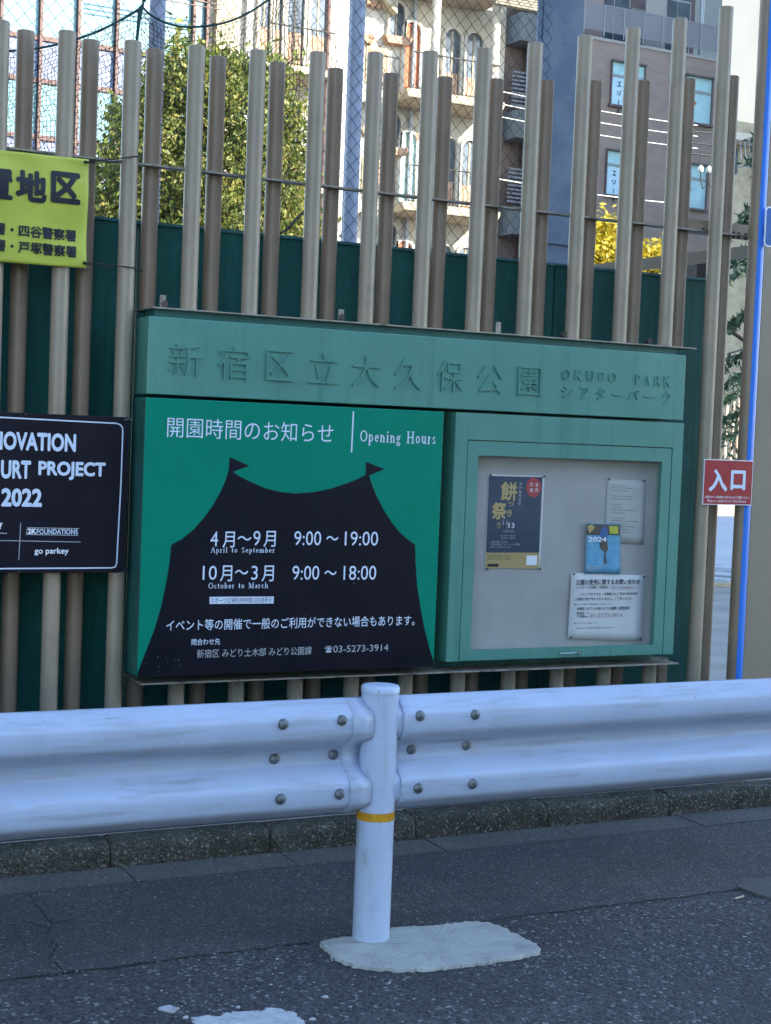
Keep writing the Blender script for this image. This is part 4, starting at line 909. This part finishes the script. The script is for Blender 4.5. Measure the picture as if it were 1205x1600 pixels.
tree(320, 300, YT_, 5.2, [blob(330, 260, YT_, 130, 150), blob(300, 150, YT_, 75, 75), blob(385, 175, YT_, 75, 75), blob(250, 200, YT_, 62, 80), blob(225, 290, YT_, 75, 95), blob(195, 370, YT_, 70, 90), blob(430, 290, YT_, 60, 110), blob(330, 400, YT_, 150, 110)], 34000, .044, 'leaf', 'dense evergreen tree with sunlit olive leaves behind the net at the left', seed=4)
YG = 19
tree(945, 410, YG, 4.2, [blob(948, 375, YG, 22, 38), blob(938, 410, YG, 34, 40), blob(965, 420, YG, 26, 34)], 9000, .05, 'leafy', 'bright yellow ginkgo tree between the brown building and the pipes', seed=5, name='ginkgo_tree')
tree(1018, 420, YG, 3.6, [blob(1020, 415, YG, 30, 24), blob(1005, 422, YG, 22, 22)], 4500, .05, 'leafy', 'lower yellow ginkgo crown just right of the taller ginkgo', seed=6, name='ginkgo_tree')
# conifer: tiers of drooping boughs
YCf = 13
cb = at(1300, 300, YCf); cb.z = .09
cf = empty('conifer', cb, 'dark green conifer with drooping boughs seen past the right end of the fence', 'tree')
MB().tube([(cb.x, YCf, .05), (cb.x, YCf, 6.4)], [.11, .02], 10).build('trunk', M['bark'], cf)
V = []; r_ = np.random.default_rng(9); LV = []
bg_ = MB()
for i in range(84):
    z = 1.2+5.2*i/84+r_.uniform(-.1, .1); L = (.55+(6.8-z)*.26)*r_.uniform(.75, 1.1); a = i*2.39+r_.uniform(-.3, .3); pts = []
    for k in range(7):
        t = k/6; pts.append(Vector((cb.x+L*t*math.cos(a), YCf+L*t*math.sin(a), z+.18*math.sin(t*2.6)-.42*t*t*L)))
    bg_.tube(pts, [.014*(1-.8*k/6) for k in range(7)], 4, False)
    for k in range(300):
        t = r_.random()**.7; j = min(5, int(t*6)); q = pts[j].lerp(pts[j+1], t*6-j); sd_ = r_.normal(0, .10)
        c0 = q+Vector((-math.sin(a)*sd_, math.cos(a)*sd_, -abs(r_.normal(0, .03)))); LV.append(c0)
bg_.build('bough', M['bark'], cf)
C = np.array([tuple(c) for c in LV]); k = len(C)
me = bpy.data.meshes.new('needles'); a_ = r_.normal(size=(k, 3)); a_[:, 2] -= .8; a_ /= np.linalg.norm(a_, axis=1)[:, None]; b_ = np.cross(a_, r_.normal(size=(k, 3))); b_ /= np.linalg.norm(b_, axis=1)[:, None]
Vn = np.stack([C-a_*.07, C+b_*.014, C+a_*.07, C-b_*.014], 1).reshape(-1, 3)
me.vertices.add(4*k); me.vertices.foreach_set('co', Vn.ravel()); me.loops.add(4*k); me.loops.foreach_set('vertex_index', np.arange(4*k, dtype=np.int32)); me.polygons.add(k)
me.polygons.foreach_set('loop_start', np.arange(0, 4*k, 4, dtype=np.int32)); me.polygons.foreach_set('loop_total', np.full(k, 4, dtype=np.int32)); me.update()
at2 = me.attributes.new('leaf', 'FLOAT', 'POINT'); at2.data.foreach_set('value', np.repeat(r_.random(k), 4).astype(np.float32)); link('needles', me, M['leafc'], cf)

# ================================================================== BUILDINGS
def arch(x0, x1, z0, z1, n=10):
    r2 = (x1-x0)/2; P = [(x0, z0), (x1, z0)]
    for k in range(n+1): an = math.pi*k/n; P.append(((x0+x1)/2+r2*math.cos(an), z1-r2+r2*math.sin(an)))
    return P
def arch_window(parent, x0, x1, z0, z1, Y, m, fr='stucco', d=.14, trim=.09, name='window', low=None):
    """surround standing proud, pane set back inside it"""
    o_ = arch(x0-trim, x1+trim, z0, z1+trim); i_ = arch(x0, x1, z0, z1); n = len(o_); V = []; F = []
    for P, y in ((o_, Y-d), (i_, Y-d), (o_, Y), (i_, Y-.01)): V += [(p[0], y, p[1]) for p in P]
    for k in range(1, n):
        j = (k+1) % n if k < n-1 else 0
        F += [(k, j, n+j, n+k), (k, 2*n+k, 2*n+j, j), (n+k, n+j, 3*n+j, 3*n+k)]
    w_ = MB().add(V, F).build(name, M[fr], parent)
    MB().prism(i_, Y-.03, Y-.006).build('pane', M[m], w_)
    MB().box((x0+x1)/2-.025, (x0+x1)/2+.025, Y-.05, Y-.03, z0, z1-.05).build('glazing_bar', M['cream'], w_)
    if low is not None: MB().box(x0+.04, x1-.04, Y-.045, Y-.031, z0, z0+low).build('curtain', M['curt'], w_)
    return w_
def railing(parent, x0, x1, Y, z0, h, m='iron', pitch=.13):
    b_ = MB(); n = max(2, int((x1-x0)/pitch))
    for i in range(n+1):
        x = x0+(x1-x0)*i/n; P = [(x, Y, z0), (x+.03*math.sin(i), Y-.10, z0+h*.25), (x, Y-.06, z0+h*.55), (x, Y, z0+h)]
        b_.tube(P, .011, 4, False, False)
    b_.tube([(x0, Y, z0+h), (x1, Y, z0+h)], .025, 5); b_.tube([(x0, Y, z0+.05), (x1, Y, z0+.05)], .015, 5)
    return b_.build('railing', M[m], parent, fix=False)
# -- white building
YA = 40; PXM = YA/FPX/.80
wb = empty('white_building', (at(600, 200, YA).x, YA, .09), 'sunlit white building with arched windows and curved balconies behind the net', 'building')
ax0 = at(318, 100, YA).x; ax1 = at(786, 150, YA).x
MB().box(ax0, ax1, YA, YA+2, .09, 19).build('wall', M['stucco'], wb)
def X(x, y, Y=YA): return at(x, y, Y).x
def Z(x, y, Y=YA): return at(x, y, Y).z
FH = 3.18
# right bay with loggias
bxa, bxb = X(645, 100, YA-1.3), X(778, 100, YA-1.3)
zs0 = Z(710, 150, YA-1.3)
for f in range(-3, 3):
    z = zs0+FH*f
    sl = MB().prism([(bxa-.15, z-.24), (bxb+.15, z-.24), (bxb+.22, z-.10), (bxb+.22, z), (bxa-.22, z), (bxa-.22, z-.10)], YA-1.45, YA).build('balcony_slab', M['cream'], wb, .02)
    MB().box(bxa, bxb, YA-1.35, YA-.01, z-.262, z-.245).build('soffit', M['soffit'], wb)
    railing(wb, bxa, bxb, YA-1.36, z, 1.05)
    railing(wb, bxa-.9, bxa-.1, YA-.6, z, 1.0)
    for x in (bxa+.75, bxb-.05):
        MB().cyl(x, YA-1.2, z, z+FH-.27, .13, 12).build('column', M['stucco'], wb)
    MB().prism([(bxa-.15, z+FH-.25), (bxa-.15, z+FH-.9), (bxa-.95, z+FH-.25)], YA-.5, YA).build('corbel', M['cream'], wb)
    for (a, b, m_, lo_) in ((bxa+.32, bxa+.82, 'orange', None), (X(693, 80), X(717, 80), 'glassd', .95), (X(726, 80), X(752, 80), 'glassd', .9)):
        if f == -1 and m_ == 'orange': m_ = 'frost'
        arch_window(wb, a, b, z+.02, z+2.25, YA, m_, low=lo_)
    MB().cyl(X(645, 60), YA-.12, z, z+FH, .06, 8).build('downpipe', M['pgrey'], wb)
# middle strip
for f in range(-3, 2):
    z = Z(618, 60)+FH*f*1.0
    if f == 0 or f < -1 and False: pass
    arch_window(wb, X(606, 50), X(629, 50), z, z+1.0, YA, 'glassd', trim=.07)
    MB().prism([(X(600, 60), z-.22), (X(634, 60), z-.22), (X(638, 60), z), (X(596, 60), z)], YA-.3, YA).build('sill', M['curt'], wb)
for f in range(-3, 2):
    z = Z(588, 132)+FH*f
    o_ = MB().box(X(571, 110), X(604, 110), YA-.05, YA, z, z+1.05).build('window', M['gold'], wb); MB().box(X(574, 110), X(601, 110), YA-.08, YA-.051, z+.08, z+.97).build('pane', M['curt'], o_)
for x, y, s_ in ((586, 4, .32), (575, 62, .16), (573, 205, .16), (655, 215, .14)):
    p_ = at(x, y, YA); mb = MB()
    for i in range(9):
        a = i*.7; mb.tube([(p_.x+s_*math.cos(a), YA-.1, p_.z+s_*.5*math.sin(a)), (p_.x+s_*.55*math.cos(a+.5), YA-.16, p_.z+s_*.3*math.sin(a+.5))], [.09, .04], 6)
    mb.tube([(p_.x, YA, p_.z), (p_.x, YA-.12, p_.z)], s_*.6, 10).build('ornament', M['curt'], wb)
MB().cyl(X(560, 100), YA-.15, .1, 18.5, .06, 8).build('downpipe', M['cream'], wb)
# left bay
lxa, lxb = X(418, 100, YA-1.2), X(520, 100, YA-1.2)
zl0 = Z(470, 103, YA-1.4)
for f in range(-3, 3):
    z = zl0+FH*f
    MB().prism([(lxa-.1, z-.2), (lxb+.1, z-.2), (lxb+.18, z-.08), (lxb+.18, z), (lxa-.18, z), (lxa-.18, z-.08)], YA-1.4, YA).build('balcony_slab', M['cream'], wb, .02)
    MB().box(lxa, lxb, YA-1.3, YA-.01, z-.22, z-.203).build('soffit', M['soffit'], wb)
    railing(wb, lxa, lxb, YA-1.3, z, 1.05)
    for a, b in ((403, 419), (426, 438), (446, 472), (482, 508)):
        arch_window(wb, X(a, 60), X(b, 60), z+.05, z+2.55, YA, 'glassd', trim=.08, low=1.2)
    MB().cyl(lxb-.15, YA-1.15, z, z+FH-.22, .06, 8).build('column', M['mull'], wb)
MB().box(X(332, 60), X(362, 60), YA-.3, YA, .1, 19).build('pilaster', M['cream'], wb)
MB().box(X(381, 60), X(388, 60), YA-.2, YA, .1, 19).build('pilaster', M['pgrey'], wb)
# tiled roof skirt between the white and brown buildings
ra = at(790, -10, 38); rb_ = at(838, 22, 38)
tl = empty('tiled_canopy', (ra.x, 38, rb_.z), 'sunlit tiled canopy at the top between the white and brown buildings', 'roof')
for i in range(9):
    z = rb_.z+.1+.11*i; MB().box(ra.x-.3, rb_.x+1.2, 38+.1*i, 38+.1*i+.2, z, z+.06).build('tile_course', M['roof'], tl)
# -- peach wing
YPE = 46
pw = empty('peach_wing', (at(815, 200, YPE).x, YPE, .09), 'shaded peach and grey stair wing with louvred units right of the white building', 'building')
px_a, px_b = X(770, 100, YPE), X(925, 100, YPE)
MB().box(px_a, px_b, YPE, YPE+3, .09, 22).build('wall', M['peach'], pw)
MB().box(X(822, 150, YPE), px_b, YPE-.6, YPE, .09, 22).build('corner_pier', M['tile'], pw)
for f in range(-2, 3):
    z = Z(800, 200, YPE)+f*3.3
    MB().box(X(786, 200, YPE), X(815, 200, YPE), YPE-.9, YPE, z-.5, z+.45).build('balcony_panel', M['pale'], pw)
    for i in range(9): MB().box(X(784, 160, YPE), X(812, 160, YPE), YPE-.7, YPE-.64, z+.6+.14*i, z+.67+.14*i).build('louvre_slat', M['louvre'], pw)
# -- brown building
YBR = 44
bb = empty('brown_building', (at(1000, 200, YBR).x, YBR, .09), 'brown grey tiled apartment building with louvred balcony behind the right of the fence', 'building')
b0, b1 = X(862, 100, YBR), X(1127, 60, YBR)
zb_f = Z(1000, 70, YBR)
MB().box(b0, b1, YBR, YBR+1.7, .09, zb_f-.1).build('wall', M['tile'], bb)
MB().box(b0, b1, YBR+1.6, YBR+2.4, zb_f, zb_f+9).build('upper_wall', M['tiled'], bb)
MB().box(b0, b1+.02, YBR-.03, YBR+1.6, zb_f-.1, zb_f).build('balcony_floor', M['conc'], bb)
zr0, zr1 = Z(1000, 63, YBR), Z(1000, 20, YBR)
for i in range(15):
    z = zr0+.08+(zr1-zr0-.1)*i/14; MB().box(b0, b1, YBR, YBR+.02, z, z+.045).build('louvre_slat', M['louvre'], bb)
MB().box(b0, b1, YBR-.01, YBR+.05, zr1, zr1+.05).build('handrail', M['louvre'], bb)
for i in range(9):
    x = b0+.4+(b1-b0-.5)*i/8; MB().box(x-.02, x+.02, YBR-.025, YBR-.003, zr0-.1, zr1+.02).build('rail_post', M['alu'], bb)
for a, b in ((932, 983), (1036, 1078)):
    xa_, xb_ = X(a, 20, YBR+1.6), X(b, 20, YBR+1.6)
    o_ = MB().box(xa_, xb_, YBR+1.54, YBR+1.6, zb_f+.05, zb_f+2.35).build('window', M['alu'], bb)
    xm_ = (xa_+xb_)/2; MB().box(xa_+.07, xm_-.04, YBR+1.5, YBR+1.539, zb_f+.12, zb_f+2.27).build('pane', M['glassd'], o_); MB().box(xm_+.04, xb_-.07, YBR+1.5, YBR+1.539, zb_f+.12, zb_f+2.27).build('pane', M['glassd'], o_)
xa_ = X(1010, 10, YBR+1); MB().box(xa_, xa_+.9, YBR+1.0, YBR+1.06, zb_f, zb_f+2.1).build('balcony_screen', M['conc'], bb)
xa_ = X(993, 10, YBR+1); MB().box(xa_-.1, xa_+.65, YBR+1.1, YBR+1.4, zb_f+.3, zb_f+1.6).build('air_conditioner', M['pale'], bb)
MB().cyl(X(1097, 20, YBR+.4), YBR+.4, zb_f, zb_f+8, .08, 10).build('downpipe', M['alu'], bb)
def bwin(x0, y0, x1, y1, m_, text=False):
    a_ = at(x0, y0, YBR); b_ = at(x1, y1, YBR)
    w_ = MB().box(a_.x-.04, a_.x, YBR-.10, YBR+.01, b_.z, a_.z).box(b_.x, b_.x+.04, YBR-.10, YBR+.01, b_.z, a_.z).box(a_.x-.04, b_.x+.04, YBR-.16, YBR+.01, a_.z, a_.z+.06).box(a_.x-.1, b_.x+.1, YBR-.14, YBR+.01, b_.z-.08, b_.z).build('window', M['tiled'], bb)
    zm = a_.z-(a_.z-b_.z)*.3
    MB().box(a_.x, b_.x, YBR-.07, YBR-.005, zm-.06, zm+.02).build('transom', M['alu'], w_)
    MB().box(a_.x, b_.x, YBR-.03, YBR-.004, zm+.02, a_.z).build('pane', M['frost'], w_); MB().box(a_.x, b_.x, YBR-.03, YBR-.004, b_.z, zm-.06).build('pane', M[m_], w_)
    if not text:
        t_x = (a_.x*1.2+b_.x*.8)/2; tz = zm-.45; MB().prism([(t_x-.08, tz+.07), (t_x+.08, tz+.07), (t_x, tz-.08)], YBR-.034, YBR-.030).build('triangle_mark', M['orange'], w_)
    return w_, a_, b_, zm
for (x0, y0, x1, y1) in ((956, 96, 1003, 163), (948, 235, 996, 302)):
    w_, a_, b_, zm = bwin(x0, y0, x1, y1+8, 'film', True)
    for i, c in enumerate('エリース'):
        cw = .22; xc = a_.x+.34; zc_ = zm-.30-.31*i
        me = text_mesh(c if c != 'ー' else '|', .04, 0, 1); co = np.empty(len(me.vertices)*3); me.vertices.foreach_get('co', co); co = co.reshape(-1, 3); mn, mx = co.min(0), co.max(0)
        ww = .03 if c == 'ー' else .15
        o3 = np.c_[xc-ww/2+(co[:, 0]-mn[0])/(mx[0]-mn[0])*ww, np.full(len(co), YBR-.036), zc_-.08+(co[:, 1]-mn[1])/(mx[1]-mn[1])*.17]; me.vertices.foreach_set('co', o3.ravel()); me.update(); me.materials.clear()
        link('lettering', me, M['sky1'], w_)
for (x0, y0, x1, y1) in ((1071, 118, 1108, 190), (1063, 255, 1100, 322)): bwin(x0, y0, x1, y1+6, 'frost')
# -- pale tower far right
YPT = 60
pt = empty('pale_tower', (at(1170, 100, YPT).x, YPT, .09), 'plain pale grey tower block at the far right', 'building')
MB().box(X(1124, 100, YPT), X(1124, 100, YPT)+9, YPT, YPT+12, .09, 34).build('wall', M['pale'], pt)
MB().box(X(1186, 100, YPT), X(1186, 100, YPT)+.12, YPT-.15, YPT, .09, 34).build('downpipe', M['pgrey'], pt)
# -- low buildings seen through the gap at the right
YLb = 34
lb = empty('cream_house', (at(1165, 270, YLb).x, YLb, .09), 'cream house with railed balcony half hidden by the conifer', 'building')
MB().box(X(1135, 250, YLb), X(1135, 250, YLb)+6, YLb, YLb+.5, .09, Z(1160, 190, YLb)).build('wall', M['cream'], lb); MB().box(X(1135, 250, YLb)-.3, X(1135, 250, YLb)+6, YLb-.6, YLb-.01, Z(1160, 222, YLb)-.1, Z(1160, 222, YLb)+.1).build('balcony_slab', M['stucco'], lb)
railing(lb, X(1135, 250, YLb), X(1135, 250, YLb)+4, YLb-.55, Z(1160, 270, YLb), .9, 'alu', .15)
MB().box(X(1140, 250, YLb), X(1152, 250, YLb), YLb-.03, YLb, Z(1160, 222, YLb)-.9, Z(1160, 222, YLb)-.2).build('window', M['glassd'], lb)
YDb = 37
db = empty('dark_brick_house', (at(1140, 560, YDb).x, YDb, .09), 'dark brick wall house glimpsed between the right hand posts', 'building')
MB().box(X(1085, 500, YDb), X(1085, 500, YDb)+7, YDb, YDb+.5, .09, Z(1130, 400, YDb)).build('wall', M['brick'], db)
zz = Z(1140, 640, YDb)
r = random.Random(31)
bmsh = MB().box(-.14, .14, -.03, .0, -.035, .035).mesh('brick')
for i in range(14):
    for j in range(12):
        link('brick', bmsh, M['brick'], db, (X(1130, 560, YDb)+.31*j+(.15 if i % 2 else 0), YDb-.002-r.uniform(0, .02), zz+.09*i))
for (a, b, c, d_) in ((1142, 515, 1170, 535), (1140, 556, 1168, 548)):
    p1, p2_ = at(a, b, 16), at(c, d_, 16)
    o = MB().tube([p1, p2_], .045, 8).build('black_awning_bar', M['black_cable']); tag(o, 'thick black bar %s seen in the gap right of the fence' % ('slanting down to the right' if b < 530 else 'slanting up, below the other'), 'bar')
# -- glass building at left
YGL = 38
gb_ = empty('glass_building', (at(100, 100, YGL).x, YGL, .09), 'pale glass fronted building with brown mullions and blue band at the upper left', 'building')
g0, g1 = X(-60, 100, YGL), X(322, 60, YGL)
MB().box(g0, g1, YGL+.12, YGL+12, .09, 24).build('core_wall', M['alu'], gb_)
mxs = [X(x, 100, YGL) for x in (-58, 0, 62, 121, 181, 241, 300)]+[g1]
zz_ = [0.1, Z(120, 330, YGL), Z(120, 222, YGL), Z(120, 134, YGL), Z(120, 68, YGL), Z(120, -35, YGL), 20, 24]
for i in range(len(mxs)-1):
    for j in range(len(zz_)-1):
        MB().box(mxs[i]+.05, mxs[i+1]-.05, YGL+.04, YGL+.11, zz_[j]+.06, zz_[j+1]-.06).build('pane', M['spand'] if j in (3, 1) else M['facade'], gb_)
for x in mxs: MB().box(x-.035, x+.035, YGL-.12, YGL+.115, .1, 24).build('mullion', M['mull'], gb_)
for z in zz_[1:-1]: MB().box(g0, g1, YGL-.02, YGL+.113, z-.058, z+.058).build('transom', M['mull'], gb_)
for i in range(3): MB().box(X(176, 0, YGL-1), X(350, 0, YGL-1), YGL-.8, YGL-.75, Z(200, 5, YGL)+.12*i, Z(200, 5, YGL)+.02+.12*i).build('sunshade_bar', M['mull'], gb_)
# ================================================================== OVERHEAD WIRES, BEIGE PALES
def wire(a, b, sag, rad_, m, label, group, Y0=20, Y1=22):
    A, B = at(*a, Y0), at(*b, Y1); P = [A.lerp(B, t/14)-Vector((0, 0, sag*4*(t/14)*(1-t/14))) for t in range(15)]
    o = MB().tube(P, rad_, 5, True).build('overhead_wire', M[m]); tag(o, label, 'wire', group); return o
wire((770, 140), (1090, 196), .04, .008, 'cablew', 'topmost pale overhead wire crossing the brown building', 'overhead wires')
wire((770, 160), (1090, 213), .04, .008, 'cablew', 'second pale overhead wire from the top across the brown building', 'overhead wires')
wire((770, 180), (1090, 232), .04, .008, 'cablew', 'third pale overhead wire from the top across the brown building', 'overhead wires')
wire((770, 278), (1060, 318), .04, .010, 'cablew', 'lowest and thickest pale overhead wire below the lettered windows', 'overhead wires')
wb_ = wire((1060, 202), (1125, 208), .01, .011, 'black_cable', 'upper black cable above the porcelain insulators', 'black cables', 16, 16)
wire((1060, 219), (1125, 227), .01, .011, 'black_cable', 'middle black cable above the porcelain insulators', 'black cables', 16, 16)
wire((1078, 239), (1125, 243), .01, .013, 'black_cable', 'lower black cable from which the porcelain insulators hang', 'black cables', 16, 16)
for i, (x, y) in enumerate(((1095, 262), (1108, 263))):
    p_ = at(x, y, 16); ins = empty('insulator', p_, 'white porcelain insulator hanging on the %s black lead' % ('left' if i == 0 else 'right'), 'insulator', 'insulators')
    MB().tube([p_+Vector((0, 0, .03)), p_+Vector((0, 0, .0)), p_+Vector((0, 0, -.05)), p_+Vector((0, 0, -.06))], [.015, .04, .038, .02], 10).build('cap', M['insul'], ins)
    MB().tube([p_+Vector((.0, 0, .15)), p_+Vector((0, 0, .03))], .007, 6).tube([p_+Vector((0, 0, -.06)), p_+Vector((.02, 0, -.2)), p_+Vector((.05, 0, -.27)), p_+Vector((.08, 0, -.24))], .008, 6).build('lead', M['black_cable'], ins)
for i, (x, y) in enumerate(((1136, 631), (1146, 627), (1155, 622))):
    p_ = at(x, y, 29); o = MB().cyl(p_.x, 29, -.03, p_.z, .05, 12).build('beige_pole', M['beige'])
    tag(o, ('leftmost', 'middle', 'rightmost')[i]+' of three thin sunlit beige poles in the gap above the entrance sign', 'pole', 'beige poles in the gap')
# ================================================================== the street side behind the viewer: the block whose shade covers the fence
sb = empty('street_building', (11, -14, 0), 'plain concrete street building opposite the park', 'building')
MB().box(-3, 25, -26, -14, 0, 16).build('wall', M['conc'], sb)
for i in range(6):
    for j in range(4): MB().box(-1+4.4*i, 1.2+4.4*i, -14.0, -13.96, 1.2+3.6*j, 3.0+3.6*j).build('window', M['glassd'], sb)
tb = empty('shade_tower', (42, 31, 0), 'tall plain block added out of view at the right to shade the brown building', 'building')
MB().box(31.5, 56, 24, 31, 0, 34).build('wall', M['conc'], tb)  # unseen block added to put the brown building in shade
cb2 = empty('sky_blocker', (-10, 8, 0), 'low plain block added out of view at the left to block low sky', 'building')
MB().box(-18, -4.5, 2, 12, 0, 12).build('wall', M['conc'], cb2)  # unseen block added to keep low sky off the signs' left sides
